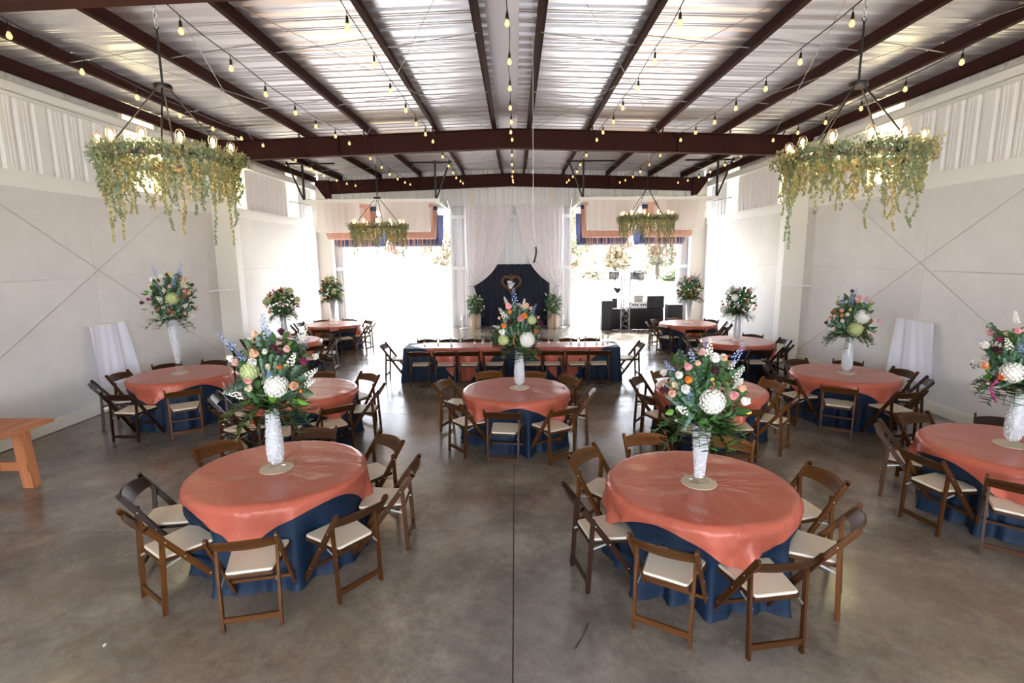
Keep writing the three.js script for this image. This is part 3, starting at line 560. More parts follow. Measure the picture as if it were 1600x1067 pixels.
// an arrangement standing in a vase: base = top of the vase; heroes = 'kind colour dx dy size(cm), ...' seen from the camera side
function arrangement(label, x, y, z, seed, heroes, size, opt = {}) {
  const q = rng(seed), A = 0.40 * size, B = (opt.tall ?? 0.34) * size, t = thing('flower_arrangement', label, 'flowers', [x, y, z], 0, undefined);
  const c = V(opt.dx ?? 0, B * 0.78, 0), toCam = V(-x, 0, -z).normalize(), side = V(toCam.z, 0, -toCam.x);
  const put = (name, geo, mat, pos, quat, s, parent = t) => { const m = mesh(name, geo, mat, parent); m.position.copy(pos); m.quaternion.copy(quat); m.scale.setScalar(s); return m; };
  stuff(mesh('foliage', leafMass(seed % 3, A * 0.9 / 1, B * 0.95, A * 0.9), seed % 2 ? L.dark : L.leaf, t)).position.copy(c);
  const nf = opt.ferns ?? 20;
  for (let i = 0; i < nf; i++) {                           // collar of fern fronds
    const a = (i + q() * 0.6) / nf * 2 * PI, up = -0.15 + q() * 0.5, d = V(Math.sin(a), up, Math.cos(a)).normalize();
    const quat = new THREE.Quaternion().setFromRotationMatrix(new THREE.Matrix4().makeBasis(V().crossVectors(d, V(0, -1, 0).sub(d.clone().multiplyScalar(-d.y))).normalize(), d, V(0, -1, 0).addScaledVector(d, d.y).normalize()));
    put('fern_frond', FG.fern[i % 3], i % 3 ? L.fern : L.leaf, V(Math.sin(a) * 0.03, 0.03 + q() * 0.05, Math.cos(a) * 0.03), quat, (0.29 + q() * 0.1) * size);
  }
  for (let i = 0; i < (opt.leaves ?? 34); i++) {
    const d = V(q() - 0.5, (q() - 0.42) * 1.1, q() - 0.5).normalize(), r = 0.55 + 0.3 * q(), pos = V(c.x + d.x * A * r, c.y + d.y * B * r, c.z + d.z * A * r);
    put('leaf', FG.leaf[i % 3], i % 4 === 0 ? L.bright : i % 4 === 3 ? L.dark : L.leaf, pos, upward(d.clone().add(V((q() - 0.5) * 0.9, (q() - 0.5) * 0.9, (q() - 0.5) * 0.9))), (0.065 + q() * 0.06) * size);
  }
  for (let i = 0; i < (opt.euc ?? 8); i++) { const d = V(q() - 0.5, (q() - 0.35), q() - 0.5).normalize(); put('eucalyptus_sprig', FG.euc[i % 2], L.euc, V(c.x + d.x * A * 0.4, c.y + d.y * B * 0.4, c.z + d.z * A * 0.4), upward(d), (0.20 + q() * 0.1) * size); }
  const one = (kind, col, pos, d, s) => {
    const spike = ['delphinium', 'stock', 'plume', 'protea'].includes(kind), G = FG[kind], mat = P[col];
    const k = { delphinium: 2.0, stock: 1.9, plume: 1.35, protea: 1.15, hydrangea: 1.08, amaranth: 1.5 }[kind] ?? 1.42;
    const m = put(NAMED[kind], G[Math.floor(q() * G.length)], mat, pos, kind === 'amaranth' ? new THREE.Quaternion() : spike ? upward(d.clone().add(V(0, 0.35, 0))) : facing(d), s * k);
    if (q() < 0.3 && kind === 'rose') return m; return m;
  };
  const spots = [];
  if (heroes) for (const h of heroes.split(', ')) {
    const [kind, col, dx, dy, s] = h.split(' '), px = dx / 100, py = dy / 100, e = 1 - ((px - c.x) / (A * 1.1)) ** 2 - ((py - c.y) / (B * 1.25)) ** 2, depth = Math.sqrt(Math.max(0.02, e)) * A * 0.9;
    const k = 1 - depth / Math.hypot(x, z);               // nearer to the viewer, a little smaller in reach
    const pos = V(px, py + (2.7277 - y - py) * depth / Math.hypot(x, z), 0).multiplyScalar(1); pos.x = px * k + (k - 1) * 0; pos.addScaledVector(V(-x, 0, -z).divideScalar(Math.hypot(x, z)), depth); pos.y = py + (2.7277 - y - py) * (depth / Math.hypot(x, z)) ;
    const d = V((pos.x - c.x) / A, (pos.y - c.y) / B * 0.8 + 0.25, pos.z / A);
    one(kind, col, pos, d, s / 100); spots.push(pos);
    const root = V(c.x * 0.5 + (pos.x - c.x) * 0.1, 0.06, pos.z * 0.1), reach = Math.hypot((pos.x - c.x) / A, (pos.y - c.y) / B, pos.z / A);
    if (reach > 0.95) { mesh('stem', rod(root, pos, 0.0028, 5, 0.002), M.stem, t); for (let e = 0; e < 2; e++) { const b = root.clone().lerp(pos, 0.42 + 0.2 * e), g = put('eucalyptus_sprig', FG.euc[e], e ? L.leaf : L.euc, b, upward(pos.clone().sub(b).add(V((q() - 0.5) * 0.06, (q() - 0.5) * 0.06, (q() - 0.5) * 0.06))), Math.max(0.10, b.distanceTo(pos) * 0.95)); } }
  }
  const kinds = opt.mix ?? ['rose pink', 'rose white', 'rose peach', 'delphinium blue', 'carnation white', 'rose cream', 'protea wine', 'stock white', 'rose blush', 'carnation white'];
  for (let i = 0, n = 0; i < 200 && n < (opt.fill ?? (heroes ? 18 : 34)); i++) {
    const d = V(q() - 0.5, (q() - 0.28) * 1.05, q() - 0.5).normalize(); if (heroes && d.dot(toCam) > 0.05) continue;
    const [kind, col] = kinds[Math.floor(q() * kinds.length)].split(' '), spike = kind === 'delphinium' || kind === 'stock', r = spike ? 1.05 : 0.92;
    const pos = V(c.x + d.x * A * r, c.y + d.y * B * r + (spike ? 0.05 : 0), c.z + d.z * A * r); if (spots.some((p) => p.distanceTo(pos) < 0.07 * size)) continue;
    spots.push(pos); n++; one(kind, col, pos, d, ({ hydrangea: 0.07, delphinium: 0.06, stock: 0.055, protea: 0.042 }[kind] ?? 0.040) * size * (0.9 + q() * 0.3));
  }
  return t;
}

// ================================================================ vases filled with clear beads
function profileVase(kind, H) {
  if (kind === 'bullet') return [[0.0, 0.0], [0.075, 0.003], [0.078, 0.008], [0.04, 0.018], [0.034, 0.03], [0.045, 0.042], [0.072, 0.075], [0.083, 0.12], [0.085, 0.2], [0.078, H * 0.55], [0.064, H * 0.85], [0.060, H]];
  if (kind === 'flare') return [[0.0, 0.0], [0.085, 0.003], [0.087, 0.008], [0.05, 0.018], [0.042, 0.03], [0.048, 0.05], [0.062, H * 0.4], [0.082, H * 0.8], [0.092, H]];
  return [[0.0, 0.0], [0.10, 0.002], [0.10, 0.008], [0.06, 0.035], [0.045, 0.075], [0.055, 0.10], [0.045, 0.115], [0.035, 0.13], [0.042, 0.17], [0.06, H * 0.42], [0.088, H * 0.75], [0.112, H]];
}
const beadCache = new Map();
function beadGeo(kind, H) {
  const key = kind + H.toFixed(2); if (beadCache.has(key)) return beadCache.get(key);
  const q = rng(60), p = profileVase(kind, H).slice(kind === 'tall' ? 8 : 5), out = [], b = new THREE.IcosahedronGeometry(1, 0);
  const rad = (y) => { for (let i = 0; i < p.length - 1; i++) if (y <= p[i + 1][1]) return p[i][0] + (p[i + 1][0] - p[i][0]) * (y - p[i][1]) / (p[i + 1][1] - p[i][1]); return p[p.length - 1][0]; };
  for (let i = 0; i < 760; i++) { const y = p[0][1] + 0.004 + q() * (H - p[0][1] - 0.03), a = q() * 6.283, s = 0.006 + q() * 0.004, r = rad(y) - s - 0.003; out.push(b.clone().rotateX(q() * 3).rotateY(q() * 3).scale(s, s, s).translate(r * Math.cos(a), y, r * Math.sin(a))); }
  const g = [join(out), lathe([...p.map(([r, y]) => [Math.max(0.004, r - 0.013), y]), [0.001, H - 0.02]], 24)]; beadCache.set(key, g); return g;
}
function vase(kind, H, x, z, phrase, y = TOP + 0.012) {
  const word = { bullet: 'tall rounded', flare: 'tapered', tall: 'tall trumpet shaped' }[kind];
  const t = thing('vase', `${word} glass vase of clear beads on the ${phrase}`, 'vase', [x, y, z]);
  mesh('glass', lathe(profileVase(kind, H), 40), M.glass, t);
  const [b, core] = beadGeo(kind, H); stuff(mesh('beads', b, M.beads, t)); mesh('bead_filling', core, M.beadCore, t);
  return t;
}
const HEROES = {
  T1: 'rose peach -12 50 5, carnation white -2 52 3, protea wine 7 54 5, plume wine 13 48 5, rose blush 18 54 4, stock white 22 44 6, protea magenta 32 42 5, ranunculus orange 10 38 3, rose yellow 17 39 2, hydrangea green -17 34 7, rose pink -19 26 5, rose cream -19 18 4, stock white -32 12 6, hydrangea white 6 20 9, carnation peach 22 20 5, stock white 38 31 6, stock white 36 22 5, ranunculus orange 28 15 2, delphinium blue 0 73 8, delphinium blue 0 29 5, delphinium blue -24 47 5, rose blush -27 33 3, carnation white -14 42 5, plume cream 0 36 5',
  T2: 'stock white 3 63 6, rose white 8 56 5, carnation peach 16 56 3, protea wine 8 45 5, rose pink -14 49 4, rose peach -6 52 3, carnation white -21 42 4, ranunculus orange -13 38 4, rose white -15 30 5, plume cream -23 32 5, protea wine -32 29 5, carnation peach -26 26 4, delphinium blue -11 24 5, hydrangea white 8 19 9, ranunculus magenta 16 21 3, rose pink 25 24 5, rose peach 32 30 4, rose white 35 19 5, plume white 27 33 6, stock white -17 12 6, rose yellow 38 10 3, stock white 28 42 5, delphinium blue -11 57 5, rose yellow 7 38 2, delphinium blue -29 48 5, amaranth rust 7 30 5',
  T3: 'delphinium blue -6 74 10, rose pink -15 64 6, ranunculus orange 8 50 6, rose pink 2 46 6, ranunculus orange -22 36 5, rose white -24 27 6, hydrangea white 12 15 10, protea wine -13 40 6, protea wine 30 39 6, hydrangea green -23 15 7, stock white -22 51 8, carnation peach 11 65 5, delphinium blue 16 46 6, delphinium blue 21 59 6, carnation rust 25 27 5, ranunculus orange -13 56 4, stock white 7 66 6, hydrangea green 19 44 6, amaranth rust -7 19 6',
  T4: 'hydrangea white -10 15 9, ranunculus orange -19 11 5, rose pink -11 57 4, stock white -18 43 6, protea wine -28 37 6, amaranth magenta -26 5 8, carnation peach -39 23 5, rose white -41 43 5, plume magenta -26 47 5, ranunculus orange -37 21 3, delphinium blue -5 37 6, rose blush -33 4 2, delphinium blue -45 46 4',
  T5: 'hydrangea green 3 38 9, plume cream 21 59 10, rose magenta -37 37 4, carnation rust -25 22 4, rose pink -6 18 4, ranunculus orange 0 15 3, stock white 23 26 6, delphinium blue 20 84 9, delphinium blue 7 63 8, rose cream -10 52 4, stock white -19 35 6, rose pink 24 50 4, carnation peach 31 47 4, rose peach 21 13 3, rose cream -22 5 4, protea wine 13 6 4, stock white 31 8 6, delphinium blue -15 50 6, rose yellow 2 79 3, rose peach 5 38 3, carnation rust 23 41 4, plume cream 41 24 5, rose blush 0 58 4',
  T8: 'hydrangea white 17 32 10, hydrangea green 8 12 10, ranunculus orange -16 35 4, rose white -14 26 4, rose pink 32 3 4, protea wine -39 23 4, protea wine -3 73 4, delphinium blue -16 58 7, delphinium blue -3 58 7, rose pink 8 57 4, carnation rust -29 41 4, carnation white -7 36 4, rose blush -27 34 3, carnation rust 31 25 4, ranunculus orange 20 15 3, rose yellow -3 44 3, rose peach -17 43 4, rose cream -27 14 3, delphinium blue 19 55 7, rose blush -35 29 3',
};
[ // x, z, kind, height, table number, hero list, seed, size, options
  [-2.26, -4.70, 'bullet', 0.62, 0, 'T1', 21, 1.03, { dx: 0.05, tall: 0.40 }],
  [1.58, -4.33, 'flare', 0.56, 1, 'T2', 22, 0.98, { tall: 0.36, ferns: 24 }],
  [0.05, -7.69, 'bullet', 0.60, 2, 'T3', 23, 0.88, { tall: 0.44 }],
  [5.08, -5.20, 'bullet', 0.63, 3, 'T4', 24, 1.02, { tall: 0.36 }],
  [-5.80, -8.85, 'tall', 0.93, 4, 'T5', 25, 1.08, { tall: 0.42, ferns: 6, leaves: 44 }],
  [5.42, -8.50, 'bullet', 0.63, 7, 'T8', 26, 1.0, { tall: 0.38 }],
  [-5.50, -12.40, 'bullet', 0.64, 8, null, 27, 0.98, { tall: 0.36, fill: 50, mix: ['rose peach', 'ranunculus orange', 'rose pink', 'protea wine', 'hydrangea green', 'rose blush', 'carnation cream', 'stock white', 'plume wine', 'rose cream'] }],
  [-5.37, -15.43, 'tall', 0.76, 9, null, 28, 0.92, { tall: 0.38, fill: 50, mix: ['rose white', 'hydrangea green', 'protea wine', 'carnation peach', 'stock white', 'rose blush', 'ranunculus orange', 'rose cream'] }],
  [5.00, -11.84, 'bullet', 0.63, 10, null, 29, 0.98, { tall: 0.36, fill: 46, mix: ['rose pink', 'hydrangea white', 'rose white', 'delphinium blue', 'rose blush', 'protea wine', 'carnation rust', 'carnation white'] }],
  [4.93, -14.97, 'tall', 0.72, 11, null, 30, 0.98, { tall: 0.38, fill: 52, mix: ['rose pink', 'ranunculus orange', 'hydrangea white', 'rose blush', 'carnation rust', 'delphinium blue', 'rose white', 'stock white', 'carnation peach'] }],
].forEach(([x, z, kind, H, ti, hero, seed, size, opt]) => {
  const phrase = TABLES[ti][3];
  const p = mesh('placemat', new THREE.CylinderGeometry(0.15, 0.15, 0.007, 40).translate(0, 0, 0), M.placemat); p.position.set(x, TOP + 0.0085, z); tag(p, `round natural cork mat under the vase on the ${phrase}`, 'mat', 'cork mats');
  vase(kind, H, x, z, phrase);
  const seenAs = { T1: 'ferns, white hydrangea and pale pink roses', T2: 'white hydrangea, pink roses and bright green leaves', T3: 'orange ranunculus and blue delphinium', T4: 'white hydrangea and burgundy blooms', T5: 'blue delphinium and a cream plume', T8: 'dark greenery with white and green hydrangea' }[hero] ?? { 27: 'peach and burgundy blooms', 28: 'cream and burgundy blooms', 29: 'pink and white blooms', 30: 'pink, orange and white blooms' }[seed];
  arrangement(`flower arrangement of ${seenAs}, ${phrase}`, x, TOP + 0.012 + H - 0.03, z, seed, hero && HEROES[hero], size, opt);
});

// ================================================================ chandeliers with hanging greenery
function vineGeo(seed, len) {                             // hanging strand: thin stem, many small leaves
  const q = rng(seed), pts = []; for (let i = 0; i <= 5; i++) pts.push(V((q() - 0.5) * 0.05, -len * i / 5, (q() - 0.5) * 0.05));
  const c = new THREE.CatmullRomCurve3(pts), out = [new THREE.TubeGeometry(c, 10, 0.0025, 3)], n = Math.floor(len * 190 + 26), lf = grid(2, 2, (u, v) => [(u - 0.5) * 0.75 * Math.sin(0.3 + 2.7 * v), v, 0.2 * v * v]);
  for (let i = 0; i < n; i++) { const t = Math.pow(q(), 1.25), p = c.getPoint(t), s = 0.018 + q() * 0.014; out.push(lf.clone().scale(s, s, s).rotateX(1.9 + q()).rotateY(q() * 6.28).translate(p.x + (q() - 0.5) * 0.03 * (1.3 - t), p.y, p.z + (q() - 0.5) * 0.03 * (1.3 - t))); }
  return join(out);
}
function tuftGeo(seed, w) {
  const q = rng(seed), out = [], lf = grid(2, 2, (u, v) => [(u - 0.5) * 0.7 * Math.sin(0.3 + 2.7 * v), v, 0.25 * v * v]);
  for (let i = 0; i < 170; i++) { const d = V(q() - 0.5, (q() - 0.45) * 0.8, q() - 0.5).multiplyScalar(2), s = 0.02 + q() * 0.018; out.push(lf.clone().scale(s, s, s).rotateX(q() * 6).rotateY(q() * 6).translate(d.x * w, d.y * w * 0.75, d.z * w)); }
  return join(out);
}
const VINES = [0.22, 0.3, 0.38, 0.48, 0.6, 0.75].map((l, i) => vineGeo(700 + i, l)), TUFTS = [0, 1, 2, 3].map((i) => tuftGeo(720 + i, 0.105));
const bulbGlass = lathe([[0.001, 0], [0.014, 0.002], [0.017, 0.02], [0.032, 0.06], [0.034, 0.08], [0.026, 0.105], [0.010, 0.118], [0.001, 0.12]], 16), bulbCore = lathe([[0.001, 0.01], [0.010, 0.02], [0.017, 0.06], [0.015, 0.085], [0.001, 0.098]], 10), socketGeo = lathe([[0.001, -0.055], [0.019, -0.055], [0.021, -0.01], [0.017, 0.0], [0.001, 0.002]], 12);
const bulbMat = phys({ color: lin(1, 0.93, 0.82), roughness: 0.05, transmission: 1, thickness: 0, emissive: lin(1, 0.62, 0.3), emissiveIntensity: 0.05 });
function chandelier(x, y, z, topY, rad, where, seed, drop) {
  const q = rng(seed), t = thing('chandelier', `black wagon wheel chandelier with filament bulbs, ${where}`, 'chandelier', [x, y, z], 0, 'chandeliers');
  const hubY = 0.70, eye = topY - y - 0.22;
  mesh('ceiling_chain', [0, 1, 2, 3].map((k) => new THREE.TorusGeometry(0.022, 0.006, 6, 12).scale(0.75, 1.3, 1).rotateY(k % 2 * PI / 2).translate(0, eye + 0.05 + k * 0.045, 0)), M.grey, t);
  mesh('stem', [rod(V(0, hubY, 0), V(0, eye, 0), 0.011, 8), new THREE.TorusGeometry(0.02, 0.005, 6, 12).translate(0, eye + 0.02, 0)], M.black, t);
  mesh('hub', lathe([[0.001, hubY - 0.02], [0.075, hubY - 0.02], [0.085, hubY - 0.012], [0.085, hubY + 0.022], [0.078, hubY + 0.03], [0.001, hubY + 0.03]], 28), M.black, t);
  for (let k = 0; k < 4; k++) { const a = k * PI / 2 + 0.45; mesh('arm', rod(V(0.06 * Math.sin(a), hubY - 0.015, 0.06 * Math.cos(a)), V(rad * Math.sin(a), 0.01, rad * Math.cos(a)), 0.008, 6), M.black, t); }
  mesh('ring', lathe([[rad - 0.022, -0.02], [rad + 0.022, -0.02], [rad + 0.022, 0.02], [rad - 0.022, 0.02], [rad - 0.022, -0.02]], 64), M.ring, t);
  for (let k = 0; k < 8; k++) { const a = k * PI / 4 + 0.1; mesh('bracket', box(0.075, 0.048, 0.052).rotateY(a).translate(rad * Math.sin(a), 0, rad * Math.cos(a)), M.black, t); }
  for (let k = 0; k < 12; k++) {
    const a = k * PI / 6 + 0.2, s = mesh('socket', socketGeo, M.black, t); s.position.set(rad * Math.sin(a), 0.075, rad * Math.cos(a));
    s.scale.setScalar(1.18); const b = mesh('bulb', bulbGlass, bulbMat, s); b.castShadow = false; mesh('bulb_filament', bulbCore, M.filament, s).castShadow = false;
  }
  const lamp = new THREE.PointLight(new THREE.Color(1, 0.66, 0.36), LAMP, 0, 2); lamp.position.set(0, 0.2, 0); lamp.castShadow = true; lamp.shadow.radius = 20; t.add(lamp);
  const g = thing('greenery_garland', `trailing green garland draped over the ${where} chandelier`, 'garland', [x, y, z], 0, 'chandelier garlands');
  const nT = Math.round(rad * 80), mats = [L.sage, L.olive, L.gold, L.sage, L.olive];
  for (let k = 0; k < nT; k++) { const a = (k + q() * 0.5) / nT * 2 * PI; if (q() < 0.10) continue; const m = mesh('greenery_tuft', TUFTS[k % 4], mats[Math.floor(q() * 5)], g); m.position.set((rad + (q() - 0.4) * 0.09) * Math.sin(a), 0.0 + q() * 0.06, (rad + (q() - 0.4) * 0.09) * Math.cos(a)); m.rotation.set(q() * 0.5, q() * 6, q() * 0.5); m.scale.setScalar(0.75 + q() * 0.35); m.castShadow = true; m.userData.kind = 'stuff'; }
  const nV = Math.round(rad * 165);
  for (let k = 0; k < nV; k++) { const a = (k + q()) / nV * 2 * PI, w = q(), i = w < 0.22 ? 0 : w < 0.55 ? 1 : w < 0.75 ? 2 : w < 0.88 ? 3 : w < 0.95 ? 4 : 5, m = mesh('vine_strand', VINES[i], [L.olive, L.olive, L.sage, L.gold][Math.floor(q() * 4)], g); m.position.set((rad + (q() - 0.5) * 0.12) * Math.sin(a), -0.01, (rad + (q() - 0.5) * 0.12) * Math.cos(a)); m.rotation.y = q() * 6; m.scale.set(1, drop * (0.85 + q() * 0.3), 1); }
}
chandelier(-3.46, 3.68, -5.52, 5.13, 0.57, 'near left', 31, 1.0);
chandelier(3.37, 3.63, -5.52, 5.13, 0.57, 'near right', 32, 1.0);
chandelier(-3.33, 3.40, -13.15, 5.10, 0.60, 'far left before the open door', 33, 1.0);
chandelier(3.20, 3.54, -13.15, 5.10, 0.60, 'far right before the open door', 34, 1.0);

// ================================================================ string lights along the hall
const glowBulb = lathe([[0.001, 0], [0.016, -0.008], [0.030, -0.045], [0.030, -0.06], [0.018, -0.08], [0.001, -0.086]], 12), holder = lathe([[0.001, 0.07], [0.012, 0.068], [0.017, 0.03], [0.019, 0.0], [0.001, -0.002]], 10);
const words7 = ['leftmost', 'second from left', 'third from left', 'central', 'third from right', 'second from right', 'rightmost'];
[-5.68, -3.72, -1.84, -0.06, 1.85, 3.75, 5.84].forEach((x, i) => {
  for (const [za, zb, bay, n] of [[-5.62, -13.05, 'near', 7], [-13.45, -20.1, 'far', 6]]) {
    const y0 = 5.50, sag = 0.16, zAt = (t) => za + (zb - za) * t, yAt = (t) => y0 - sag * 4 * t * (1 - t) - Math.abs(x) * 0.012;
    const t = thing('string_lights', `${words7[i]} black string of warm globe bulbs under the ${bay} half of the roof`, 'string lights', [0, 0, 0], 0, 'string lights');
    const pts = []; for (let k = 0; k <= 12; k++) pts.push(V(x + 0.015 * Math.sin(k * 2.1 + i), yAt(k / 12), zAt(k / 12)));
    mesh('cord', tube(pts, 0.007, 48, 5), M.black, t);
    for (let k = 0; k < n; k++) {
      const u = (k + 0.75) / (n + 0.3), p = V(x + 0.015 * Math.sin(u * 12 * 2.1 + i), yAt(u) - 0.12, zAt(u));
      const s = mesh('socket', [holder.clone(), rod(V(0, 0.06, 0), V(0, 0.12, 0), 0.005, 5)], M.black, t); s.position.copy(p);
      mesh('bulb', glowBulb, M.warmBulb, s).castShadow = false;
    }
  }
});
// a thin pull cable with a loop and black handle, hanging near the middle
{
  const t = thing('pull_cable', 'thin grey cable hanging from the roof with a looped end and black handle', 'cable', [0.22, 0, -6.45]);
  mesh('cable', [rod(V(0, 2.98, 0), V(0, 5.86, 0), 0.0035, 6), tube([V(0, 3.0, 0), V(0.03, 2.9, 0), V(0.035, 2.8, 0.01), V(0.01, 2.76, 0.01), V(-0.02, 2.84, 0), V(-0.012, 2.95, 0), V(0, 3.0, 0)], 0.004, 24, 5)], M.grey, t);
  mesh('handle', tube([V(0.03, 2.82, 0.01), V(0.034, 2.76, 0.01), V(0.02, 2.68, 0.01), V(0.004, 2.63, 0.01)], 0.012, 12, 8), M.black, t);
}

// ================================================================ overhead door leaves, struts, hung fabric
DOORS.forEach(([a, b], i) => {
  const side = i ? 'right' : 'left', zf = -16.85, zb = ZF + 0.15, y = 4.42, t = thing('door_leaf', `white ribbed overhead door lying open above the ${side} far doorway`, 'door', [0, 0, 0]);
  mesh('sheet', sweep(ribs(a, b, 0.03), zf, zb, (p, q, s) => [p, y + 0.06 + q, s]), M.ribbed, t);
  for (const z of [zf, -17.5, -18.42, -19.2, zb]) mesh('rail', box(b - a + 0.2, z === zf ? 0.09 : 0.07, 0.06, (a + b) / 2, y, z), M.trim, t);
  for (const x of [a, b]) mesh('rail', box(0.07, 0.08, zf - zb, x, y - 0.002, (zf + zb) / 2), M.trim, t);
  for (let k = 1; k < 4; k++) mesh('rail', box(0.05, 0.05, zf - zb, a + (b - a) * k / 4, y + 0.03, (zf + zb) / 2), M.trim, t);
  mesh('rail', [rod(V(a - 0.35, y - 0.02, zf + 0.25), V(a - 0.02, y - 0.06, zb), 0.025, 8), rod(V(b + 0.35, y - 0.02, zf + 0.25), V(b + 0.02, y - 0.06, zb), 0.025, 8)], M.grey, t);
  for (const x of [a, b]) {
    const outw = (x < 0) === (x === a) ? -1 : 1, o = x === a ? -1 : 1, s = thing('door_strut', `black V shaped steel strut at the ${x === a ? 'left' : 'right'} corner of the ${side} open door`, 'strut');
    mesh('post', bar(V(x - o * 0.02, y + 0.05, zf), V(x - o * 0.02, 5.60, zf), 0.055, 0.055), M.black, s);
    mesh('diagonal', bar(V(x, y + 0.05, zf), V(x + o * 0.45, 5.60, zf), 0.045, 0.045), M.black, s);
    mesh('crossbar', bar(V(x - o * 1.0, 5.55, zf - 0.05), V(x + o * 0.5, 5.55, zf - 0.05), 0.045, 0.045), M.black, s);
  }
  const m = (q) => (i ? -q - 0.145 - 0.25 : q);
  const strips = [['white', M.swagWhite, -16.87, -17.40, 3.47, 4.39, [[-6.3, -4.86], [-4.28, -2.70]]], ['pink', M.swagPink, -17.55, -18.35, 3.27, 4.39, [[-6.2, -4.72], [-4.2, -2.66]]], ['navy', M.swagNavy, -18.45, -19.95, 3.04, 4.39, [[-6.3, -4.74], [-4.28, -2.66]]]];
  for (const [col, mat, z0, z1, low, hi, spans] of strips) spans.forEach(([xa, xb], k) => {
    let x0 = m(xa), x1 = m(xb); if (x0 > x1) [x0, x1] = [x1, x0];
    const where = (i ? 1 - k : k) ? 'right' : 'left', D = hi - low;
    const g = grid(24, 30, (u, v) => { const s = (v - 0.5) * 2, zz = z0 + (z1 - z0) * (0.5 + 0.5 * Math.sin(s * PI / 2) * (0.85 + 0.15 * s * s)), yy = low + D * Math.pow(Math.abs(s), 3.2) * (s > 0 ? 0.86 : 1); const pinch = 0.05 * Math.pow(Math.abs(s), 2); return [x0 + (x1 - x0) * u + (0.5 - u) * -pinch, yy + 0.008 * Math.sin(u * 60) * (1 - Math.abs(s)), zz + 0.012 * Math.sin(u * 44)]; }, 2, 3);
    tag(mesh('fabric_swag', g, mat), `${col} fabric swag sagging under the ${side} open door, ${where} half`, 'fabric swag', 'swags under the open doors');
    if (col === 'pink') {
      const q = rng(k + 40 + i), l = []; for (let n = 0; n < 46; n++) { const xx = x0 + 0.1 + q() * (x1 - x0 - 0.15), h = 0.55 + q() * 0.35; l.push(box(0.008, h, 0.003, xx, low - h / 2 + 0.01, (z0 + z1) / 2 + (q() - 0.5) * 0.2)); }
      stuff(tag(mesh('tinsel_fringe', l, M.fringe), `thin pale pink fringe strands below the ${where} pink swag, ${side} door`, 'fringe', 'fringes'));
    }
  });
});

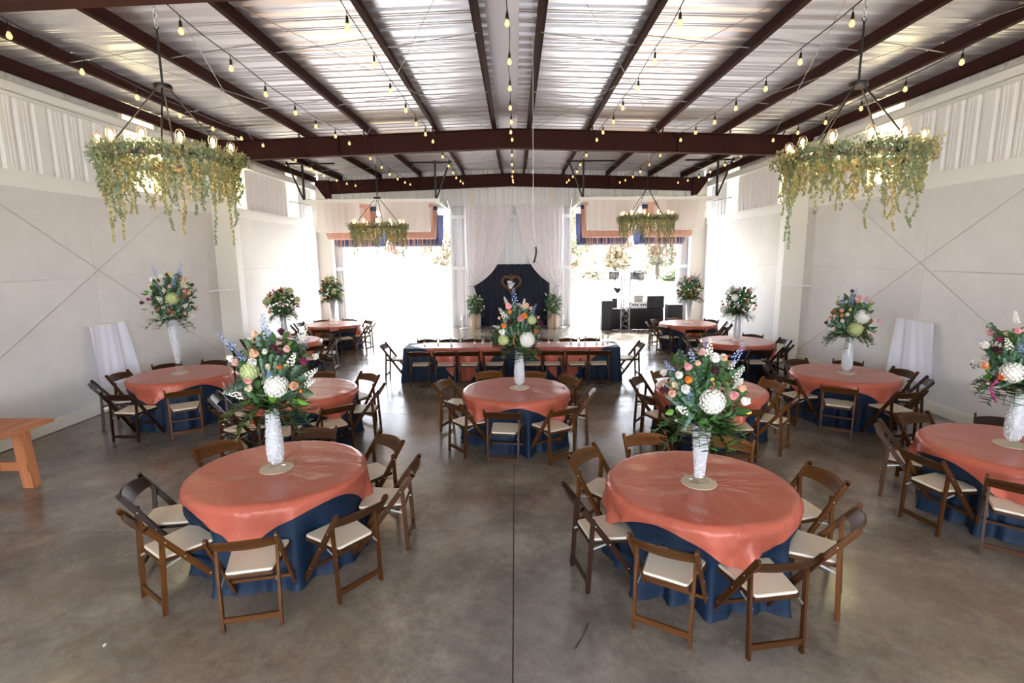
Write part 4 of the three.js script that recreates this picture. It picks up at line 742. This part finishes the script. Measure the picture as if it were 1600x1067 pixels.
// ================================================================ backdrop between the far doors
{
  const z = -20.05, rodY = 4.50;
  const t = thing('curtain_rod', 'long thin curtain rod on stands high between the far doors', 'curtain rod'); mesh('pole', rod(V(-2.3, rodY, z), V(2.1, rodY - 0.06, z), 0.02, 8), M.grey, t);
  for (const x of [-1.84, 1.78]) { mesh('upright', rod(V(x, 0, z), V(x, rodY + 0.02, z), 0.022, 8), M.grey, t); mesh('foot', [box(0.4, 0.012, 0.4, x, 0.006, z)], M.grey, t); }
  // gathered white curtains tied back: pleats converge on the tie, then fall
  for (const s of [-1, 1]) {
    const xo = s < 0 ? -1.86 : 1.80, xi = s < 0 ? -0.06 : 0.0, tieX = s < 0 ? -1.72 : 1.62, tieY = 1.66;
    const g = grid(220, 60, (u, v) => {
      const y = rodY + 0.02 - v * (rodY + 0.01); let c, w;
      const pleat = 0.055 * Math.sin(u * 52) + 0.025 * Math.sin(u * 23 + 1);
      if (y > tieY) { const k = (rodY - y) / (rodY - tieY), e = Math.max(0, k); const inner = xi + (tieX + s * -0.10 - xi) * (0.42 * e + 0.58 * Math.pow(e, 6)); const outer = xo + (tieX + s * 0.06 - xo) * Math.pow(e, 3); c = outer + (inner - outer) * u; const sw = -0.30 * u * e * (1 - 0.0) * 0; return [c, y - 0.12 * u * e * e, z + 0.03 + pleat * (1 - 0.55 * e)]; }
      const k = (tieY - y) / tieY; w = 0.24 + 0.22 * smooth(0, 0.6, k); c = tieX + s * 0.06 - s * u * w;
      return [c, Math.max(0.01, y - 0.12 * u * Math.pow(1 - k, 6)), z + 0.03 + pleat * (0.45 + 0.4 * k)];
    }, 3, 4);
    const o = tag(mesh('curtain', g, M.whiteCloth), `sheer white curtain tied back to the ${s < 0 ? 'left' : 'right'} of the backdrop`, 'curtain', 'white backdrop curtains');
    mesh('tie', new THREE.TorusGeometry(0.13, 0.025, 8, 20).rotateX(PI / 2).scale(1, 1, 0.5).translate(tieX - s * 0.06, tieY - 0.02, z + 0.03), M.whiteCloth, o);
    mesh('header', box(Math.abs(xi - xo), 0.11, 0.07, (xo + xi) / 2, rodY - 0.02, z), M.whiteCloth, o);
  }
  const n = thing('navy_backdrop', 'navy pleated curtain backdrop standing behind the heart wreath', 'backdrop');
  mesh('cloth', grid(200, 6, (u, v) => [-1.56 + 2.86 * u, 2.36 - 2.34 * v + 0.02 * Math.sin(u * 3.2), z - 0.14 + 0.022 * Math.sin(u * 170) + 0.014 * Math.sin(u * 67)], 3, 2), M.navyCurtain, n);
  mesh('frame', [rod(V(-1.58, 0, z - 0.17), V(-1.58, 2.37, z - 0.17), 0.018), rod(V(1.31, 0, z - 0.17), V(1.31, 2.37, z - 0.17), 0.018), rod(V(-1.58, 2.37, z - 0.17), V(1.31, 2.37, z - 0.17), 0.018)], M.grey, n);
  // twig heart
  const h = thing('heart_wreath', 'brown twig heart wreath with white script sign hanging on the navy backdrop', 'wreath', [-0.15, 1.62, z - 0.07]), hp = (t) => V(0.0215 * 16 * Math.sin(t) ** 3 * 1.02, 0.0215 * (13 * Math.cos(t) - 5 * Math.cos(2 * t) - 2 * Math.cos(3 * t) - Math.cos(4 * t)) * 0.98 + 0.04, 0);
  const tw = []; for (let k = 0; k < 9; k++) { const q = rng(800 + k), pts = []; for (let i = 0; i < 26; i++) { const p = hp(i / 26 * 6.283), w = k + i * 0.9; pts.push(V(p.x + 0.032 * Math.sin(w) + (q() - 0.5) * 0.012, p.y + 0.032 * Math.cos(w) + (q() - 0.5) * 0.012, 0.024 * Math.sin(w * 1.3 + k))); } tw.push(new THREE.TubeGeometry(new THREE.CatmullRomCurve3(pts, true), 110, 0.013, 5, true)); }
  mesh('twigs', tw, M.cork, h);
  mesh('twigs', [new THREE.TorusGeometry(0.05, 0.012, 6, 14).translate(0, 0.33, 0), rod(V(0, -0.36, 0), V(0.015, -0.5, 0), 0.012, 5)], M.cork, h);
  const sg = []; [[-0.06, 0.09, 0.17], [0.0, 0.02, 0.25], [-0.02, -0.06, 0.19], [-0.03, -0.13, 0.1]].forEach(([x, y, w], r) => { const pts = []; for (let i = 0; i <= 26; i++) { const u = i / 26; pts.push(V(x + (u - 0.5) * w + 0.018 * Math.cos(u * 34 + r), y + 0.034 * Math.sin(u * 34 + r) + 0.012, 0.01)); } sg.push(tube(pts, 0.011, 90, 5)); });
  mesh('sign', sg, M.white, h);
  // birch log stands with greenery, white candlesticks
  for (const [x, w, sd] of [[-1.52, 'left', 41], [1.42, 'right', 42]]) {
    const lg = thing('log_stand', `bundle of upright pale birch logs at the ${w} of the backdrop`, 'stand', [x, 0, -19.75]);
    for (let k = 0; k < 9; k++) { const a = k * 2.4, r = k ? 0.12 : 0; mesh('log', new THREE.CylinderGeometry(0.05, 0.052, 0.5 + 0.08 * ((k * 7) % 5) / 5, 10).translate(r * Math.cos(a), 0.27, r * Math.sin(a)), M.birch, lg); }
    arrangement(`loose white and green floral spray on the ${w} birch log stand`, x, 0.52, -19.75, sd, null, 0.98, { tall: 0.46, ferns: 8, leaves: 50, euc: 18, fill: 20, mix: ['rose white', 'rose cream', 'rose blush', 'carnation white', 'stock white'] });
  }
  [[-1.98, -19.6, 'left of the left birch stand'], [1.74, -19.6, 'right of the right birch stand']].forEach(([x, cz, w]) => { const c = thing('candlestick', `white turned candlestick on the floor ${w}`, 'candlestick', [x, 0, cz]); mesh('holder', lathe([[0.001, 0], [0.11, 0.0], [0.11, 0.02], [0.03, 0.05], [0.025, 0.12], [0.045, 0.16], [0.025, 0.2], [0.03, 0.3], [0.09, 0.34], [0.09, 0.36], [0.001, 0.36]], 20), M.white, c); mesh('candle', new THREE.CylinderGeometry(0.06, 0.06, 0.14, 16).translate(0, 0.43, 0), M.trim, c); });
}

// ================================================================ music stand-up: truss, lamps, speakers, table
{
  const z = -19.0;
  const t = thing('truss_tower', 'silver aluminium lighting truss tower before the right far door', 'truss', [3.93, 0, z]), h = 2.34, w = 0.15;
  for (const [x, q] of [[-w, w], [w, w], [0, -w]]) mesh('tube', rod(V(x, 0.03, q), V(x, h - 0.22, q), 0.024, 8), M.truss, t);
  for (let i = 0; i < 11; i++) for (const [a, b] of [[[-w, w], [w, w]], [[w, w], [0, -w]], [[0, -w], [-w, w]]]) mesh('lattice', rod(V(...(i % 2 ? [a[0], 0.06 + i * 0.185, a[1]] : [b[0], 0.06 + i * 0.185, b[1]])), V(...(i % 2 ? [b[0], 0.245 + i * 0.185, b[1]] : [a[0], 0.245 + i * 0.185, a[1]])), 0.010, 5), M.truss, t);
  mesh('base_plate', box(0.5, 0.03, 0.45, 0, 0.015, 0), M.truss, t);
  mesh('top_yoke', [rod(V(-0.14, h, 0.05), V(0.14, h, 0.05), 0.018), rod(V(-w, h - 0.22, w), V(-0.12, h, 0.05), 0.014), rod(V(w, h - 0.22, w), V(0.12, h, 0.05), 0.014), rod(V(-0.12, h, 0.05), V(0, h - 0.22, -w), 0.014), rod(V(0.12, h, 0.05), V(0, h - 0.22, -w), 0.014)], M.black, t);
  const lampGrey = std({ color: lin(0.16, 0.16, 0.18), roughness: 0.5 });
  [[-0.42, 1.98, 0.25, 'upper left'], [0.40, 1.96, 0.25, 'upper right']].forEach(([x, y, dz, wd]) => {
    const l = thing('stage_light', `boxy grey stage light clamped to the ${wd} of the truss tower`, 'stage light', [3.93 + x, y, z + dz - 0.1], x < 0 ? -0.5 : 0.5, 'stage lights');
    mesh('housing', new RoundedBoxGeometry(0.27, 0.27, 0.40, 2, 0.02).translate(0, 0, 0), lampGrey, l); mesh('lens', [new THREE.TorusGeometry(0.09, 0.016, 8, 24).translate(0, 0, 0.205), new THREE.SphereGeometry(0.085, 16, 8, 0, 6.3, 0, 1.2).rotateX(PI / 2).scale(1, 1, 0.4).translate(0, 0, 0.185)], M.grey, l); mesh('yoke', [box(0.3, 0.03, 0.04, 0, 0.17, 0), box(0.02, 0.19, 0.04, -0.15, 0.08, 0), box(0.02, 0.19, 0.04, 0.15, 0.08, 0)], M.black, l);
  });
  const sp = thing('stage_light', 'small tilted black spotlight clamped low on the left of the truss', 'stage light', [3.60, 1.48, z + 0.12], 0.4, 'stage lights'); mesh('housing', lathe([[0.001, -0.12], [0.05, -0.12], [0.08, -0.02], [0.11, 0.1], [0.10, 0.1], [0.001, 0.04]], 18).rotateX(PI / 2 + 0.5).rotateZ(0.5), M.speaker, sp); mesh('yoke', rod(V(0, 0, 0), V(0.2, 0.05, -0.05), 0.015), M.grey, sp);
  function speakerBox(x, y, zz, w2, h2, d, label, cones) {
    const s = thing('loudspeaker', label, 'loudspeaker', [x, y, zz], 0, 'loudspeakers'); mesh('cabinet', new RoundedBoxGeometry(w2, h2, d, 2, 0.02).translate(0, h2 / 2, 0), M.speaker, s); mesh('grille', box(w2 - 0.05, h2 - 0.06, 0.012, 0, h2 / 2, d / 2 + 0.006), M.grille, s);
    for (const [cx, cy, r] of cones) mesh('cone', new THREE.TorusGeometry(r, 0.012, 8, 28).translate(cx, cy, d / 2 + 0.014), M.speaker, s);
    mesh('handle', box(0.02, 0.04, 0.12, w2 / 2 + 0.005, h2 * 0.6, 0), M.black, s);
  }
  speakerBox(3.33, 0, -19.3, 0.40, 1.06, 0.42, 'tall black two cone loudspeaker standing on the floor left of the truss', [[0, 0.30, 0.13], [0, 0.66, 0.13]]);
  speakerBox(5.55, 0, -18.5, 0.50, 0.98, 0.48, 'black loudspeaker standing on the floor at right end of the black draped table', [[0, 0.38, 0.18]]);
  speakerBox(5.10, 0.76, -19.35, 0.62, 0.46, 0.36, 'wide black loudspeaker lying on the black draped table', [[-0.14, 0.15, 0.07], [0.14, 0.15, 0.07], [-0.14, 0.32, 0.07], [0.14, 0.32, 0.07]]);
  speakerBox(3.70, 0.76, -19.75, 0.20, 0.34, 0.22, 'small grey loudspeaker on the left end of the black draped table', [[0, 0.1, 0.05]]);
  const tb = thing('music_table', 'folding table draped in black cloth behind the truss', 'table', [4.42, 0, -19.5]); mesh('tabletop', box(1.78, 0.03, 0.7, 0, 0.73, 0), M.speaker, tb);
  for (const s of [-1, 1]) mesh('leg', tube([V(s * 0.7, 0.72, -0.25), V(s * 0.7, 0.02, -0.25), V(s * 0.7, 0.02, 0.25), V(s * 0.7, 0.72, 0.25)], 0.013, 16, 6), M.grey, tb);
  const cl = mesh('black_tablecloth', [grid(140, 8, (u, v) => { const x = -0.95 + 1.9 * u, f = 0.02 * Math.sin(u * 40) + 0.012 * Math.sin(u * 77 + 1); return [x, 0.752 - 0.748 * v, 0.37 + (f + 0.02) * smooth(0, 0.5, v) + 0.04 * v]; }, 2, 1), grid(20, 8, (u, v) => [-0.95 - 0.03 * v, 0.752 - 0.748 * v, 0.37 - 0.74 * u + 0.02 * v * Math.sin(u * 20)]), grid(20, 8, (u, v) => [0.95 + 0.03 * v, 0.752 - 0.748 * v, 0.37 - 0.74 * u + 0.02 * v * Math.sin(u * 20)]), box(1.9, 0.006, 0.74, 0, 0.752, 0)], M.blackCloth); cl.position.copy(tb.position); tag(cl, 'black cloth covering the music table', 'tablecloth');
  const mx = thing('mixer_case', 'white and silver road case with sound mixer on the black draped table', 'mixer', [4.52, 0.757, -19.42]);
  mesh('case', new RoundedBoxGeometry(0.68, 0.2, 0.42, 2, 0.015).translate(0, 0.1, 0), M.white, mx); mesh('lid', box(0.66, 0.05, 0.4, 0, 0.225, -0.01), M.trim, mx); mesh('controls', [-0.24, -0.16, -0.08, 0.06, 0.14, 0.22].map((x) => box(0.055, 0.05, 0.02, x, 0.13, 0.215)), M.black, mx); mesh('edging', [-0.33, 0.33].flatMap((x) => [0.02, 0.18].map((y) => box(0.05, 0.05, 0.44, x, y, 0))), M.truss, mx);
  const lp = thing('laptop', 'open silver laptop seen from behind on top of the mixer case', 'laptop', [4.50, 1.01, -19.40]); mesh('keyboard', box(0.34, 0.015, 0.24, 0, 0.008, -0.05), M.black, lp); mesh('screen', box(0.35, 0.23, 0.01, 0, 0.125, 0).rotateX(0.25).translate(0, 0, 0.06), M.grey, lp);
  const sh = thing('headphone_shelf', 'narrow grey wall shelf on the jamb behind the music table', 'shelf', [6.0, 1.66, ZF + 0.2]); mesh('board', box(0.9, 0.025, 0.18, -0.1, 0, 0), M.grey, sh); mesh('bracket', box(0.02, 0.15, 0.02, 0.3, -0.08, -0.05), M.grey, sh);
  tag(mesh('wooden_tray', new RoundedBoxGeometry(0.42, 0.03, 0.2, 2, 0.01), plywood), 'tan wooden tray on the black draped table beside the mixer', 'tray').position.set(4.06, 0.773, -19.4);
}

// ================================================================ bud vases and centre piece on the long table
{
  const budGlass = lathe([[0.001, 0], [0.028, 0.001], [0.030, 0.03], [0.022, 0.07], [0.013, 0.09], [0.015, 0.115]], 16), jar = lathe([[0.001, 0], [0.034, 0.001], [0.036, 0.06], [0.030, 0.085], [0.032, 0.1]], 16);
  const water = std({ color: lin(0.75, 0.77, 0.76), roughness: 0.1 }), ord = ['first', 'second', 'third', 'fourth', 'fifth', 'sixth', 'seventh', 'eighth', 'ninth'];
  const sprig = [['rose', 'blush', 0.028], ['carnation', 'wine', 0.02], ['rose', 'peach', 0.028], ['delphinium', 'blue', 0.05], ['rose', 'rust', 0.03], ['protea', 'wine', 0.02], ['ranunculus', 'orange', 0.026], ['carnation', 'magenta', 0.03], ['stock', 'white', 0.06], ['plume', 'cream', 0.07]];
  const say = { rose: 'rose', carnation: 'carnation', delphinium: 'blue flower', protea: 'dark bud', ranunculus: 'ranunculus', stock: 'white spray', plume: 'pale grass' };
  let n = 0; const q = rng(55);
  for (const [half, xs] of [['left', [-1.92, -1.62, -1.32, -1.05, -0.80, -0.62, -0.42, -0.24, -0.06].map((x) => x - 0.12)], ['right', [0.62, 0.86, 1.08, 1.36, 1.52, 1.66, 1.92, 2.06, 2.18].map((x) => x - 0.12)]]) xs.forEach((x, k) => {
    const [kind, col, s] = sprig[n % 10], j = n % 3 === 1, t = thing('bud_vase', `${ord[k]} small clear bud vase with ${say[kind]}, ${half} half of long table`, 'bud vase', [x, 0.757, -11.62 + (q() - 0.5) * 0.2], q() * 6, 'bud vases on the long table');
    mesh('glass', j ? jar : budGlass, M.glass, t); mesh('water', new THREE.CylinderGeometry(0.025, 0.025, 0.045, 12).translate(0, 0.025, 0), water, t);
    const lean = V((q() - 0.5) * 0.08, 0.15 + q() * 0.12, (q() - 0.5) * 0.06), st = mesh('stem', rod(V(0, 0.02, 0), lean, 0.003, 5), M.stem, t); const b = mesh(NAMED[kind], FG[kind][0], P[col], t); b.position.copy(lean); b.scale.setScalar(s); if (!['delphinium', 'stock', 'plume', 'protea'].includes(kind)) b.quaternion.copy(facing(V(0.3 * (q() - 0.5), 0.6, 0.8)));
    const e = mesh('leaf', FG.euc[n % 2], L.euc, t); e.scale.setScalar(0.12); e.position.set(0, 0.09, 0); e.rotation.z = (q() - 0.5); n++;
  });
  arrangement('low floral centrepiece with pink and orange blooms at the middle of the long table', -0.28, 0.76, -11.62, 43, null, 0.62, { tall: 0.3, ferns: 8, fill: 26, leaves: 20, mix: ['rose pink', 'ranunculus orange', 'rose peach', 'delphinium blue', 'rose blush', 'rose white'] });
}

// ================================================================ curtains over the side wall openings, farm table, floor scraps
for (const s of [-1, 1]) {
  const x = s < 0 ? XL + 0.02 : XR - 0.02, za = s < 0 ? -8.96 : -8.86, zb = s < 0 ? -9.80 : -9.74, top = s < 0 ? 1.56 : 1.52, w = s < 0 ? 'left' : 'right';
  const d = thing('short_curtain', `short white curtain over the opening in the ${w} side wall`, 'curtain', [0, 0, 0], 0, 'side wall curtains');
  mesh('cloth', grid(60, 24, (u, v) => { const k = v, z0 = za + (s < 0 ? 0.03 : 0.22) * k + 0.0, z1 = zb - (s < 0 ? 0.16 : 0.02) * k, f = 0.03 * Math.sin(u * 13 + 1 + 0.8 * Math.sin(u * 7 + k)) + 0.006 * Math.sin(u * 37 + k * 3); return [x - s * (0.015 + 0.035 * k + (f + 0.03) * (0.4 + 0.8 * k)), top - (top - 0.44 - 0.06 * u) * v, z0 + (z1 - z0) * u]; }, 1, 1), phys({ color: lin(0.86, 0.86, 0.97), roughness: 0.85, transmission: 0.1, thickness: 0 }), d);
  mesh('rail', [box(0.02, 0.02, Math.abs(za - zb) + 0.04, x - s * 0.005, top + 0.008, (za + zb) / 2)], M.cream, d);
}
{
  const t = thing('farm_table', 'long reddish wooden plank table at the left edge of the room', 'table', [-6.24, 0, -5.0]), len = 2.62, yT = 0.77;
  [-0.36, -0.12, 0.12, 0.36].forEach((x, i) => { const g = new RoundedBoxGeometry(0.236, 0.042, len, 2, 0.006); const p = g.attributes.position, uv = g.attributes.uv; for (let k = 0; k < p.count; k++) uv.setXY(k, p.getZ(k) + i * 0.7, p.getX(k) + i * 0.31); mesh('plank', g.translate(x, yT - 0.021, 0), M.farm, t); });
  const leg = (x, z) => { const sx = Math.sign(x), g = bar(V(x * 0.96, 0, z), V(x * 0.82, yT - 0.045, z), 0.13, 0.11); return g; };
  for (const z of [-1.02, 1.02]) { for (const x of [-0.36, 0.36]) mesh('leg', leg(x, z), M.farm, t); mesh('stretcher', box(0.62, 0.11, 0.05, 0, 0.26, z), M.farm, t); mesh('apron', box(0.78, 0.07, 0.06, 0, yT - 0.085, z), M.farm, t); }
  mesh('stretcher', box(0.05, 0.10, 2.0, 0, 0.26, 0), M.farm, t);
}
{
  const q = rng(99), paper = std({ color: lin(0.8, 0.8, 0.8), roughness: 0.6 });
  [[-3.55, -5.9, 'white paper fleck on the floor left of the front left table'], [-2.95, -3.35, 'white paper fleck on the floor in the front left corner'], [-1.9, -2.75, 'clear plastic fleck on the floor near the front edge at left']].forEach(([x, z, l]) => { const g = grid(3, 3, (u, v) => [(u - 0.5) * 0.035 + 0.006 * Math.sin(v * 5), 0.004 + 0.006 * Math.sin(u * 3) * v, (v - 0.5) * 0.02]); const o = tag(mesh('paper_scrap', g, paper), l, 'scrap'); o.position.set(x, 0, z); o.rotation.y = q() * 6; });
  tag(mesh('twig', tube([V(0.40, 0.006, -3.30), V(0.46, 0.012, -3.40), V(0.53, 0.008, -3.56)], 0.004, 12, 5), M.black), 'thin dark twig on the floor left of the front right table', 'twig');
  tag(mesh('red_ribbon', grid(12, 1, (u, v) => [-4.62 + u * 0.12, 0.004 + 0.02 * Math.max(0, 0.2 - u), -6.42 - 0.012 * v + 0.04 * Math.max(0, 0.15 - u)]), std({ color: lin(0.35, 0.04, 0.04), roughness: 0.6 })), 'scrap of red ribbon on the floor by the farm table', 'ribbon');
}
scene.traverse((o) => { if (o.isMesh) { o.receiveShadow = true; } });
renderer.render(scene, camera);
